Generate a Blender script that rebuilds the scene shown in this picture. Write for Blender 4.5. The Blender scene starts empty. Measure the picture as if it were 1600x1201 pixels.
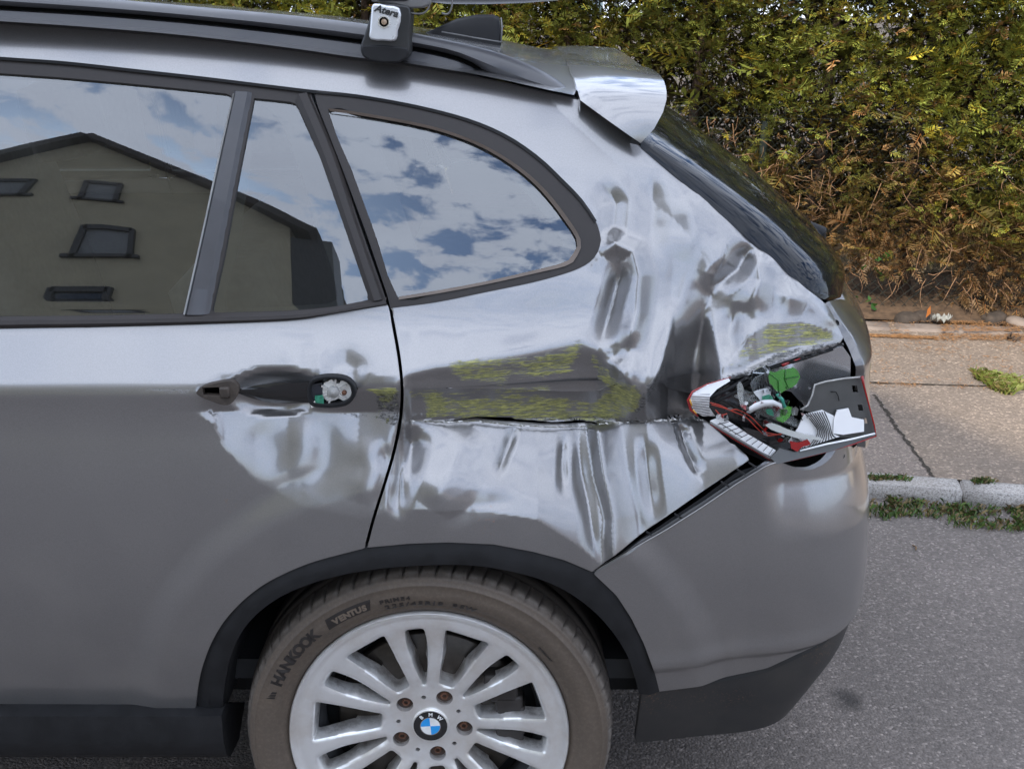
import bpy, bmesh, math, random
import numpy as np
from mathutils import Vector, Matrix, noise as mnoise
from mathutils.geometry import delaunay_2d_cdt

# ------------------------------------------------------------------ camera, world, sun
C = bpy.context.scene.collection
scene = bpy.context.scene
rad = math.radians
CAMP = np.array([0.1435, -1.74, 1.58]); PITCH = rad(18.5); FPX = 1850.0   # focal length in px of a 1600 px wide frame
cam = bpy.data.cameras.new('camera'); camo = bpy.data.objects.new('camera', cam); C.objects.link(camo)
cam.lens = FPX/1600*36; cam.sensor_width = 36; cam.clip_end = 500; cam.clip_start = .02
camo.location = CAMP; camo.rotation_euler = (rad(90)-PITCH, 0, 0)
scene.camera = camo
scene.view_settings.view_transform = 'Standard'; scene.view_settings.look = 'None'
scene.view_settings.exposure = 0.38; scene.view_settings.gamma = 1

SUN_EL, SUN_AZ = rad(39.0), rad(202.6)      # azimuth from +y clockwise: behind the house across the street, whose shade covers the car
world = bpy.data.worlds.new('World'); scene.world = world; world.use_nodes = True
def make_world():
    nt = world.node_tree; n = nt.nodes; L = nt.links; n.clear()
    out = n.new('ShaderNodeOutputWorld'); bg = n.new('ShaderNodeBackground')
    sky = n.new('ShaderNodeTexSky'); sky.sky_type = 'NISHITA'; sky.sun_disc = False
    sky.sun_elevation = SUN_EL; sky.sun_rotation = SUN_AZ; sky.air_density = 1.2; sky.dust_density = 1.5
    tc = n.new('ShaderNodeTexCoord'); sep = n.new('ShaderNodeSeparateXYZ'); L.new(tc.outputs['Generated'], sep.inputs[0])
    def math_(op, a, b=None, clamp=False):
        m = n.new('ShaderNodeMath'); m.operation = op; m.use_clamp = clamp
        for i, x in enumerate((a, b)):
            if x is None: continue
            if isinstance(x, (int, float)): m.inputs[i].default_value = x
            else: L.new(x, m.inputs[i])
        return m.outputs[0]
    zc = math_('ADD', math_('MAXIMUM', sep.outputs[2], 0.0), 0.12)
    cx = math_('DIVIDE', sep.outputs[0], zc); cy = math_('DIVIDE', sep.outputs[1], zc)
    cmb = n.new('ShaderNodeCombineXYZ'); L.new(cx, cmb.inputs[0]); L.new(cy, cmb.inputs[1])
    mp = n.new('ShaderNodeMapping'); mp.inputs['Scale'].default_value = (1.0, .6, 1); mp.inputs['Location'].default_value = (3.1, 1.7, .4)
    L.new(cmb.outputs[0], mp.inputs[0])
    n1 = n.new('ShaderNodeTexNoise'); n1.inputs['Scale'].default_value = 13.0; n1.inputs['Detail'].default_value = 7; n1.inputs['Roughness'].default_value = .56; n1.inputs['Distortion'].default_value = .25
    L.new(mp.outputs[0], n1.inputs[0])
    r1 = n.new('ShaderNodeValToRGB'); r1.color_ramp.elements[0].position = .44; r1.color_ramp.elements[1].position = .56
    r1.color_ramp.interpolation = 'EASE'; L.new(math_('ADD', n1.outputs[0], math_('MULTIPLY', math_('MULTIPLY', sep.outputs[2], sep.outputs[2]), .09)), r1.inputs[0])
    n2 = n.new('ShaderNodeTexNoise'); n2.inputs['Scale'].default_value = 3.0; n2.inputs['Detail'].default_value = 5
    L.new(mp.outputs[0], n2.inputs[0])
    r2 = n.new('ShaderNodeValToRGB'); e = r2.color_ramp.elements
    e[0].position = .3; e[0].color = (1.06, 1.16, 1.38, 1); e[1].position = .7; e[1].color = (1.28, 1.40, 1.64, 1); L.new(n2.outputs[0], r2.inputs[0])
    sc = n.new('ShaderNodeVectorMath'); sc.operation = 'SCALE'; sc.inputs['Scale'].default_value = SKY_GAIN
    tn = n.new('ShaderNodeVectorMath'); tn.operation = 'MULTIPLY'; tn.inputs[1].default_value = (.50, .72, 1.05); L.new(sky.outputs[0], tn.inputs[0]); L.new(tn.outputs[0], sc.inputs[0])
    mix = n.new('ShaderNodeMixRGB'); L.new(r1.outputs[0], mix.inputs[0]); L.new(sc.outputs[0], mix.inputs[1])
    cs = n.new('ShaderNodeVectorMath'); cs.operation = 'SCALE'; cs.inputs['Scale'].default_value = CLOUD
    L.new(r2.outputs[0], cs.inputs[0]); L.new(cs.outputs[0], mix.inputs[2])
    L.new(mix.outputs[0], bg.inputs[0]); bg.inputs[1].default_value = 0.1
    L.new(bg.outputs[0], out.inputs[0])
SKY_GAIN, CLOUD = 1.5, 13.8
make_world()
sun = bpy.data.lights.new('sun', 'SUN'); suno = bpy.data.objects.new('sun', sun); C.objects.link(suno)
sun.energy = 3.6; sun.angle = rad(.6); sun.color = (1, .91, .77)
sd = Vector((math.sin(SUN_AZ)*math.cos(SUN_EL), math.cos(SUN_AZ)*math.cos(SUN_EL), math.sin(SUN_EL)))
suno.rotation_euler = sd.to_track_quat('Z', 'Y').to_euler(); suno.location = sd*30

# ------------------------------------------------------------------ small tools
rng = np.random.default_rng(7)
cp_, sp_ = math.cos(PITCH), math.sin(PITCH)
def proj(P):
    P = np.asarray(P, float); d = P-CAMP
    dep = d[..., 1]*cp_ - d[..., 2]*sp_; up = d[..., 2]*cp_ + d[..., 1]*sp_
    return np.stack([800+FPX*d[..., 0]/dep, 600.5-FPX*up/dep], -1)
def at(u, v, y):
    """world point on the sight line of a measured image point, at depth y"""
    rx = (u-800)/FPX; ru = (600.5-v)/FPX
    dy = cp_+ru*sp_; dz = -sp_+ru*cp_
    k = (y-CAMP[1])/dy
    return np.array([CAMP[0]+rx*k, y, CAMP[2]+dz*k])
def atz(u, v, z):
    rx = (u-800)/FPX; ru = (600.5-v)/FPX
    dy = cp_+ru*sp_; dz = -sp_+ru*cp_
    k = (z-CAMP[2])/dz
    return np.array([CAMP[0]+rx*k, CAMP[1]+dy*k, z])
def sstep(a, b, x):
    t = np.clip((x-a)/(b-a), 0, 1); return t*t*(3-2*t)
def pl_dist(U, V, pts):
    """distance to a polyline and running parameter 0..1"""
    pts = np.asarray(pts, float); seg = np.hypot(*(pts[1:]-pts[:-1]).T); cum = np.r_[0, np.cumsum(seg)]
    best = np.full(U.shape, 1e9); par = np.zeros(U.shape); sgn = np.zeros(U.shape)
    for i in range(len(pts)-1):
        a, b = pts[i], pts[i+1]; d = b-a
        t = np.clip(((U-a[0])*d[0]+(V-a[1])*d[1])/(d@d), 0, 1)
        px = U-a[0]-t*d[0]; py = V-a[1]-t*d[1]; r = np.hypot(px, py); m = r < best
        best[m] = r[m]; par[m] = ((cum[i]+t*seg[i])/cum[-1])[m]; sgn[m] = np.sign(d[0]*py-d[1]*px)[m]
    return best, par, sgn
_vg = np.random.default_rng(3).random((256, 256))
def vnoise(X, Y):
    xi = np.floor(X).astype(int); yi = np.floor(Y).astype(int); fx = X-xi; fy = Y-yi
    fx = fx*fx*fx*(fx*(fx*6-15)+10); fy = fy*fy*fy*(fy*(fy*6-15)+10)
    g = lambda a, b: _vg[a & 255, b & 255]
    return (g(xi, yi)*(1-fx)+g(xi+1, yi)*fx)*(1-fy)+(g(xi, yi+1)*(1-fx)+g(xi+1, yi+1)*fx)*fy
def fbm(X, Y, o=4):
    s = 0; a = 1; t = 0
    for i in range(o): s = s+a*vnoise(X*2**i+17*i, Y*2**i+31*i); t += a; a *= .5
    return s/t
def inpoly(px, py, poly):
    poly = np.asarray(poly); ins = np.zeros(px.shape, bool); j = len(poly)-1
    for i in range(len(poly)):
        xi, yi = poly[i]; xj, yj = poly[j]
        if yi != yj:
            c = ((yi > py) != (yj > py)) & (px < (xj-xi)*(py-yi)/(yj-yi)+xi); ins ^= c
        j = i
    return ins
def resample(pts, step=None, n=None, closed=False):
    P = np.asarray(pts, float)
    if closed: P = np.vstack([P, P[:1]])
    seg = np.sqrt(((P[1:]-P[:-1])**2).sum(1)); cum = np.r_[0, np.cumsum(seg)]
    if n is None: n = max(2, int(round(cum[-1]/step))+1)
    t = np.linspace(0, cum[-1], n)
    R = np.stack([np.interp(t, cum, P[:, k]) for k in range(P.shape[1])], 1)
    return R[:-1] if closed else R
def spline(pts, n=8, closed=False):
    """Catmull-Rom through the points"""
    P = np.asarray(pts, float); N = len(P); out = []
    rngi = range(N) if closed else range(N-1)
    for i in rngi:
        if closed: a, b, c, d = P[i-1], P[i], P[(i+1) % N], P[(i+2) % N]
        else: a, b, c, d = P[max(i-1, 0)], P[i], P[i+1], P[min(i+2, N-1)]
        for k in range(n):
            t = k/n
            out.append(.5*((2*b)+(-a+c)*t+(2*a-5*b+4*c-d)*t*t+(-a+3*b-3*c+d)*t**3))
    if not closed: out.append(P[-1])
    return np.array(out)

def link(name, me, mat=None, parent=None, smooth=True, kind=None):
    o = bpy.data.objects.new(name, me); C.objects.link(o)
    if mat is not None:
        for m in (mat if isinstance(mat, (list, tuple)) else [mat]): me.materials.append(m)
    if smooth and len(me.polygons): me.polygons.foreach_set('use_smooth', [True]*len(me.polygons))
    if parent is not None: o.parent = parent
    if kind: o['kind'] = kind
    me.update()
    return o
def mesh(name, V, F, mat=None, parent=None, smooth=True, kind=None, sharp=None):
    me = bpy.data.meshes.new(name); me.from_pydata([tuple(map(float, v)) for v in V], [], [tuple(map(int, f)) for f in F]); me.validate()
    o = link(name, me, mat, parent, smooth, kind)
    if sharp is not None: me.set_sharp_from_angle(angle=rad(sharp))
    return o
def tag(o, label, cat, group=None, kind=None):
    o['label'] = label; o['category'] = cat
    if group: o['group'] = group
    if kind: o['kind'] = kind
    return o
def empty(name, loc, label, cat, group=None):
    o = bpy.data.objects.new(name, None); C.objects.link(o); o.location = loc; o.empty_display_size = .1
    return tag(o, label, cat, group)
class MB:
    def __init__(s): s.V = []; s.F = []; s.M = []
    def add(s, V, F, m=0):
        b = len(s.V); s.V += [tuple(map(float, v)) for v in V]; s.F += [tuple(int(i)+b for i in f) for f in F]; s.M += [m]*len(F)
    def box(s, c, d, R=None, m=0, bev=0.0):
        c = np.array(c, float); d = np.array(d, float)/2
        v = np.array([(x, y, z) for x in (-1, 1) for y in (-1, 1) for z in (-1, 1)])*d
        if R is not None: v = v@np.array(R).T
        s.add(v+c, [(0, 1, 3, 2), (4, 6, 7, 5), (0, 4, 5, 1), (2, 3, 7, 6), (0, 2, 6, 4), (1, 5, 7, 3)], m)
    def tube(s, pts, r, n=8, m=0, cap=True):
        pts = np.asarray(pts, float); N = len(pts); r = np.broadcast_to(r, (N,)).astype(float)
        t = np.gradient(pts, axis=0); t /= np.linalg.norm(t, axis=1)[:, None]+1e-12
        a = np.array([0, 0, 1.]) if abs(t[0][2]) < .9 else np.array([1., 0, 0]); V = []
        for i in range(N):
            x = np.cross(a, t[i]); x /= np.linalg.norm(x)+1e-12; y = np.cross(t[i], x); a = y
            for k in range(n):
                q = 2*math.pi*k/n; V.append(pts[i]+r[i]*(math.cos(q)*x+math.sin(q)*y))
        F = [(i*n+k, i*n+(k+1) % n, (i+1)*n+(k+1) % n, (i+1)*n+k) for i in range(N-1) for k in range(n)]
        if cap: F += [tuple(range(n))[::-1], tuple(range((N-1)*n, N*n))]
        s.add(V, F, m)
    def grid(s, rows, closed=False, m=0):
        n = len(rows[0]); V = [p for r in rows for p in r]; F = []
        for i in range(len(rows)-1):
            for k in range(n if closed else n-1):
                F.append((i*n+k, i*n+(k+1) % n, (i+1)*n+(k+1) % n, (i+1)*n+k))
        s.add(V, F, m)
    def lathe(s, prof, c, n=64, m=0):
        """profile of (r, y) about the y axis through c"""
        rows = []
        for r, y in prof:
            a = np.linspace(0, 2*math.pi, n, endpoint=False)
            rows.append([(c[0]+r*math.cos(q), c[1]+y, c[2]+r*math.sin(q)) for q in a])
        s.grid(rows, True, m)
    def build(s, name, mat, parent=None, smooth=True, sharp=None, kind=None, bevel=None):
        o = mesh(name, s.V, s.F, mat, parent, smooth, kind)
        if len(o.data.polygons) == len(s.M) and any(s.M): o.data.polygons.foreach_set('material_index', s.M)
        if bevel:
            md = o.modifiers.new('bevel', 'BEVEL'); md.width = bevel; md.segments = 2; md.limit_method = 'ANGLE'; md.harden_normals = False
        bm = bmesh.new(); bm.from_mesh(o.data); bmesh.ops.recalc_face_normals(bm, faces=bm.faces); bm.to_mesh(o.data); bm.free()
        if sharp is not None: o.data.set_sharp_from_angle(angle=rad(sharp))
        return o

# ------------------------------------------------------------------ materials
def newmat(name):
    m = bpy.data.materials.new(name); m.use_nodes = True; nt = m.node_tree
    return m, nt.nodes, nt.links, nt.nodes['Principled BSDF']
def ramp(n, L, src, stops):
    r = n.new('ShaderNodeValToRGB'); e = r.color_ramp.elements
    while len(e) < len(stops): e.new(.5)
    for i, (p, c) in enumerate(stops):
        e[i].position = p; e[i].color = (c, c, c, 1) if isinstance(c, (int, float)) else (*c, 1)
    L.new(src, r.inputs[0]); return r.outputs[0]
def noisef(n, L, scale, detail=4, rough=.5, vec=None, sc=None):
    t = n.new('ShaderNodeTexNoise'); t.inputs['Scale'].default_value = scale; t.inputs['Detail'].default_value = detail; t.inputs['Roughness'].default_value = rough
    if vec is None: vec = n.new('ShaderNodeTexCoord').outputs['Object']
    if sc is not None:
        mp = n.new('ShaderNodeMapping'); mp.inputs['Scale'].default_value = sc; L.new(vec, mp.inputs[0]); vec = mp.outputs[0]
    L.new(vec, t.inputs['Vector']); return t.outputs[0]
def mixc(n, L, f, a, b, mode='MIX'):
    m = n.new('ShaderNodeMixRGB'); m.blend_type = mode
    for i, x in ((0, f), (1, a), (2, b)):
        if isinstance(x, (int, float)): m.inputs[i].default_value = x if i == 0 else (x, x, x, 1)
        elif isinstance(x, tuple): m.inputs[i].default_value = (*x, 1)
        else: L.new(x, m.inputs[i])
    return m.outputs[0]
def mth(n, L, op, a, b=None, clamp=False):
    m = n.new('ShaderNodeMath'); m.operation = op; m.use_clamp = clamp
    for i, x in enumerate((a, b)):
        if x is None: continue
        if isinstance(x, (int, float)): m.inputs[i].default_value = x
        else: L.new(x, m.inputs[i])
    return m.outputs[0]
def bump(n, L, b, h, strength, dist):
    k = n.new('ShaderNodeBump'); k.inputs['Strength'].default_value = strength; k.inputs['Distance'].default_value = dist
    L.new(h, k.inputs['Height']); L.new(k.outputs[0], b.inputs['Normal'])
def plain(name, col, rough=.5, metal=0, var=.15, vs=25, coat=0, bmp=0, bs=300, spec=None):
    m, n, L, b = newmat(name)
    t = noisef(n, L, vs, 5, .6)
    c = ramp(n, L, t, [(.3, tuple(x*(1-var) for x in col)), (.7, tuple(min(1, x*(1+var)) for x in col))])
    L.new(c, b.inputs['Base Color']); b.inputs['Metallic'].default_value = metal
    L.new(ramp(n, L, t, [(.3, max(rough-.06, .02)), (.7, min(rough+.08, 1))]), b.inputs['Roughness'])
    if coat: b.inputs['Coat Weight'].default_value = coat; b.inputs['Coat Roughness'].default_value = .03
    if spec is not None: b.inputs['Specular IOR Level'].default_value = spec
    if bmp: bump(n, L, b, noisef(n, L, bs, 3), bmp, .001)
    return m
def paint_mat():
    m, n, L, b = newmat('grey metallic paint')
    tc = n.new('ShaderNodeTexCoord').outputs['Object']
    fl = noisef(n, L, 520, 3, .8, tc)
    dust = noisef(n, L, 7, 8, .65, tc)
    spec = n.new('ShaderNodeTexVoronoi'); spec.inputs['Scale'].default_value = 130; L.new(tc, spec.inputs[0])
    base = ramp(n, L, fl, [(.35, (.258, .252, .252)), (.65, (.302, .295, .294))])
    sep = n.new('ShaderNodeSeparateXYZ'); L.new(tc, sep.inputs[0])
    low = mth(n, L, 'SUBTRACT', 1.0, mth(n, L, 'DIVIDE', mth(n, L, 'SUBTRACT', sep.outputs[2], .25), .75, ), True)
    df = mth(n, L, 'MULTIPLY', ramp(n, L, dust, [(.35, .06), (.75, .42)]), mth(n, L, 'ADD', mth(n, L, 'MULTIPLY', low, .9), .12))
    dot = ramp(n, L, spec.outputs[0], [(.05, 1.0), (.11, 0.0)])
    dn = ramp(n, L, noisef(n, L, 40, 3, .6, tc), [(.55, 0.0), (.7, .5)])
    df = mth(n, L, 'ADD', df, mth(n, L, 'MULTIPLY', mth(n, L, 'MULTIPLY', dot, dn), mth(n, L, 'ADD', low, .15)), True)
    col = mixc(n, L, df, base, (.20, .165, .132)); col = mixc(n, L, mth(n, L, 'MULTIPLY', mth(n, L, 'MULTIPLY', dot, dn), .7), col, (.46, .41, .35))
    # scraped-on yellow-green paint and bare dark scuffs, painted where the other vehicle dragged along
    at_ = n.new('ShaderNodeAttribute'); at_.attribute_name = 'scrape'; sc = n.new('ShaderNodeSeparateColor'); L.new(at_.outputs['Color'], sc.inputs[0])
    st = noisef(n, L, 1.0, 8, .72, tc, (9, 9, 300)); st2 = noisef(n, L, 1.0, 6, .75, tc, (70, 70, 380))
    y = mth(n, L, 'MULTIPLY', sc.outputs[0], 1.0)
    yv = mth(n, L, 'ADD', mth(n, L, 'ADD', y, mth(n, L, 'MULTIPLY', mth(n, L, 'SUBTRACT', st, .5), 2.6)), mth(n, L, 'MULTIPLY', mth(n, L, 'SUBTRACT', st2, .5), 1.7))
    yv = mth(n, L, 'ADD', yv, mth(n, L, 'MULTIPLY', mth(n, L, 'SUBTRACT', noisef(n, L, 19, 5, .65, tc), .5), 2.2))
    yf = mth(n, L, 'MULTIPLY', ramp(n, L, yv, [(.40, 0.0), (.76, .88)]), ramp(n, L, y, [(.02, 0.0), (.12, 1.0)]))
    ycol = ramp(n, L, st2, [(.36, (.08, .085, .03)), (.50, (.25, .25, .075)), (.66, (.56, .53, .14))])
    col = mixc(n, L, yf, col, ycol)
    dv = mth(n, L, 'ADD', sc.outputs[1], mth(n, L, 'MULTIPLY', mth(n, L, 'SUBTRACT', noisef(n, L, 1.0, 8, .8, tc, (120, 120, 260)), .5), 2.0))
    dkf = mth(n, L, 'MULTIPLY', ramp(n, L, dv, [(.55, 0.0), (.75, .9)]), ramp(n, L, sc.outputs[1], [(.02, 0.0), (.15, 1.0)]))
    col = mixc(n, L, dkf, col, (.03, .03, .028))
    # chips to primer
    chf = mth(n, L, 'MULTIPLY', ramp(n, L, noisef(n, L, 90, 6, .75, tc), [(.56, 0.0), (.60, 1.0)]), ramp(n, L, sc.outputs[2], [(.1, 0.0), (.5, 1.0)]))
    col = mixc(n, L, chf, col, (.42, .22, .13))
    L.new(col, b.inputs['Base Color'])
    nonm = mth(n, L, 'MAXIMUM', mth(n, L, 'MAXIMUM', yf, dkf), mth(n, L, 'MAXIMUM', chf, df), True)
    L.new(mth(n, L, 'MULTIPLY', mth(n, L, 'SUBTRACT', 1.0, nonm), .82), b.inputs['Metallic'])
    L.new(mth(n, L, 'ADD', .29, mth(n, L, 'MULTIPLY', nonm, .3)), b.inputs['Roughness'])
    L.new(mth(n, L, 'SUBTRACT', 1.0, mth(n, L, 'MULTIPLY', mth(n, L, 'MAXIMUM', mth(n, L, 'MAXIMUM', yf, dkf), chf), .75)), b.inputs['Coat Weight'])
    L.new(ramp(n, L, df, [(0, .07), (.5, .2)]), b.inputs['Coat Roughness'])
    b.inputs['Coat IOR'].default_value = COAT_IOR
    hs = mth(n, L, 'ADD', mth(n, L, 'MULTIPLY', yf, st2), mth(n, L, 'MULTIPLY', dkf, -.8))
    bump(n, L, b, hs, .5, .002)
    return m
COAT_IOR = 1.55
PAINT = paint_mat()
BLACKPL = plain('black textured plastic', (.014, .014, .015), .6, var=.3, spec=.3, bmp=.3, bs=900)
def dirty_plastic():
    m, n, L, b = newmat('dusty black bumper plastic')
    tc = n.new('ShaderNodeTexCoord').outputs['Object']; sep = n.new('ShaderNodeSeparateXYZ'); L.new(tc, sep.inputs[0])
    f = mth(n, L, 'MULTIPLY', ramp(n, L, noisef(n, L, 260, 5, .7, tc), [(.56, 0.0), (.66, .8)]), ramp(n, L, noisef(n, L, 9, 5, .6, tc), [(.48, 0.0), (.66, .8)]))
    f2 = ramp(n, L, noisef(n, L, 5, 6, .6, tc), [(.35, .05), (.7, .4)])
    c = mixc(n, L, f2, (.022, .022, .023), (.09, .08, .068)); c = mixc(n, L, f, c, (.26, .15, .08))
    L.new(c, b.inputs['Base Color']); b.inputs['Roughness'].default_value = .55
    bump(n, L, b, noisef(n, L, 800, 3, .5, tc), .3, .001); return m
SKIRT = dirty_plastic()
TRIM = plain('weathered dark trim', (.036, .031, .029), .48, var=.12, vs=30, bmp=.1, bs=600, spec=.3)
RAILM = plain('satin black roof rail', (.055, .054, .058), .40, var=.1, coat=.15)
GAP = plain('gap black', (.006, .006, .006), .8, var=.2)
INNER = plain('inner panel dark', (.02, .02, .021), .6, var=.4)
CHROME = plain('chrome reflector', (.85, .86, .87), .12, metal=1, var=.06)
GREYPL = plain('grey moulded plastic', (.16, .155, .15), .32, var=.2)
WHITEPL = plain('white plastic', (.72, .70, .66), .45, var=.12)
ALLOY = None
def alloy():
    m, n, L, b = newmat('silver alloy lacquer')
    tc = n.new('ShaderNodeTexCoord').outputs['Object']
    d = ramp(n, L, noisef(n, L, 11, 7, .65, tc), [(.42, 0.0), (.72, .55)])
    at_ = n.new('ShaderNodeAttribute'); at_.attribute_name = 'grime_shade'; sc = n.new('ShaderNodeSeparateColor'); L.new(at_.outputs['Color'], sc.inputs[0])
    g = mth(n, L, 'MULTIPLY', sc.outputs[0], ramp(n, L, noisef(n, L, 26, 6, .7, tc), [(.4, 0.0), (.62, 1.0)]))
    c = mixc(n, L, d, (.86, .855, .84), (.58, .50, .41)); c = mixc(n, L, g, c, (.10, .06, .035))  # dark brown holds wheel dirt and the painted shading of the spoke walls
    L.new(c, b.inputs['Base Color']); b.inputs['Metallic'].default_value = .65; b.inputs['Roughness'].default_value = .30
    b.inputs['Coat Weight'].default_value = .3; b.inputs['Coat Roughness'].default_value = .1; return m
ALLOY = alloy()
def glassmat(name, refl, tint, dusty=.04, clear=1.0):
    m, n, L, b = newmat(name); out = n['Material Output']; n.remove(b)
    tc = n.new('ShaderNodeTexCoord').outputs['Object']
    gl = n.new('ShaderNodeBsdfGlossy'); gl.inputs['Roughness'].default_value = .004; gl.inputs['Color'].default_value = (.93, .96, 1, 1)
    tr = n.new('ShaderNodeBsdfTransparent'); tr.inputs[0].default_value = (*tint, 1)
    df = n.new('ShaderNodeBsdfDiffuse'); df.inputs[0].default_value = (.35, .32, .27, 1)
    fr = n.new('ShaderNodeFresnel'); fr.inputs[0].default_value = refl
    m1 = n.new('ShaderNodeMixShader'); L.new(fr.outputs[0], m1.inputs[0]); L.new(tr.outputs[0], m1.inputs[1]); L.new(gl.outputs[0], m1.inputs[2])
    dd = mth(n, L, 'ADD', dusty*.5, mth(n, L, 'MULTIPLY', ramp(n, L, noisef(n, L, 220, 4, .7, tc), [(.62, 0.0), (.72, 1.0)]), ramp(n, L, noisef(n, L, 13, 4, .6, tc), [(.4, dusty*.2), (.7, dusty*3.5)])), True)
    m2 = n.new('ShaderNodeMixShader'); L.new(dd, m2.inputs[0]); L.new(m1.outputs[0], m2.inputs[1]); L.new(df.outputs[0], m2.inputs[2])
    L.new(m2.outputs[0], out.inputs[0]); return m
GLASS = glassmat('side window glass', 2.3, (.78, .84, .80))
RGLASS = glassmat('rear window glass', 2.2, (.30, .33, .34), .03)
FRIT = plain('black printed glass border', (.035, .028, .026), .5, var=.1)
# ------------------------------------------------------------------ body surface
# q runs along the side of the car and round its rear corner, z is height; y grows away from the near side
_zk = [0.0, .28, .36, .50, .64, .80, .90, .972, .984, .995, 1.06, 1.10, 1.25, 1.42, 1.47, 1.53, 1.6]
_nk = [-30, -20, -18, -13, -6, 1, 6, -4, 14, 38, 37, 20, 23, 29, 31, 33, 60]      # elevation of the surface normal, degrees
_zs = np.linspace(0, 1.6, 3201); _ns = np.tan(np.radians(np.interp(_zs, _zk, _nk)))
_k = np.ones(25)/25; _ns = np.convolve(np.pad(_ns, 12, 'edge'), _k, 'valid')
_ps = np.r_[0, np.cumsum((_ns[1:]+_ns[:-1])/2*(_zs[1]-_zs[0]))]; _ps -= _ps.min()
def prof(z): return np.interp(z, _zs, _ps)
# plan curve: heading turns from 0 to 90 degrees round the corner
_S0, _L1, _L2 = .42, .46, .62
_ss = np.linspace(-3.2, 2.2, 10801); _ds = _ss[1]-_ss[0]
_hd = np.where(_ss < _S0, 0, 0)+76*sstep(_S0, _S0+_L1, _ss)+14*np.clip((_ss-_S0-_L1)/_L2, 0, 1)
_hr = np.radians(_hd)
_X = np.r_[0, np.cumsum(np.cos(_hr[1:])*_ds)]; _X += (_ss[0]-_X[0]); _X -= np.interp(0, _ss, _X); _Yc = np.r_[0, np.cumsum(np.sin(_hr[1:])*_ds)]
_crown = lambda s: np.maximum(s+.5, 0)**2/(2*9)*(s < 9)+np.maximum(-.9-s, 0)**2/(2*9)
_XE = np.interp(_S0+_L1+_L2, _ss, _X)
def qcen(z):
    """q where the surface reaches the middle of the car (y=.9)"""
    return np.interp(.9, _Yc, _ss)+eshift(z)
_ez = [0, .26, .42, .55, .70, .80, .93, 1.0, 1.10, 1.2, 1.3, 1.41, 1.6]
_ee = [.84, .88, .915, .912, .886, .875, .871, .870, .868, .79, .685, .56, .45]
def eshift(z): return (np.interp(z-.02, _ez, _ee)+np.interp(z, _ez, _ee)+np.interp(z+.02, _ez, _ee))/3-_XE+EOFF
EOFF = 0.038
def P(q, z, off=0.0):
    """point on the body; off > 0 moves it outwards"""
    q = np.asarray(q, float); z = np.asarray(z, float); sh = eshift(z); s = q-sh
    x = np.interp(s, _ss, _X)+sh; y = np.interp(s, _ss, _Yc); h = np.radians(np.interp(s, _ss, _hd))
    d = prof(z)+np.interp(s, _ss, _crown(np.minimum(_ss, _S0)))-off
    x = np.where(h > 0, x-d*np.sin(h), x); y = y+d*np.cos(h)
    return np.stack([x, y, z+0*x], -1)
def NIN(q, z):
    e = 1e-3; a = P(q+e, z)-P(q-e, z); b = P(q, z+e)-P(q, z-e); n = np.cross(b, a)
    n = n/(np.linalg.norm(n, axis=-1, keepdims=True)+1e-12)
    return np.where(n[..., 1:2]*1.0-n[..., 0:1]*.6 < 0, -n, n)
def inv(uv, off=0.0):
    """(q,z) of measured image points on the body surface"""
    uv = np.atleast_2d(np.asarray(uv, float)); z = np.empty(len(uv)); q = np.empty(len(uv))
    for i, (u, v) in enumerate(uv):
        p = at(u, v, .05); q[i] = p[0]; z[i] = p[2]
    for it in range(60):
        c = proj(P(q, z, off)); e = 1e-4
        ju = (proj(P(q+e, z, off))-c)/e; jv = (proj(P(q, z+e, off))-c)/e; r = uv-c
        det = ju[:, 0]*jv[:, 1]-ju[:, 1]*jv[:, 0]; det = np.where(np.abs(det) < 2e4, np.sign(det+1e-9)*2e4, det)
        dq = (r[:, 0]*jv[:, 1]-r[:, 1]*jv[:, 0])/det; dz = (ju[:, 0]*r[:, 1]-ju[:, 1]*r[:, 0])/det
        q = q+np.clip(dq, -.03, .03); z = z+np.clip(dz, -.03, .03)
    return np.stack([q, z], 1)

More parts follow.
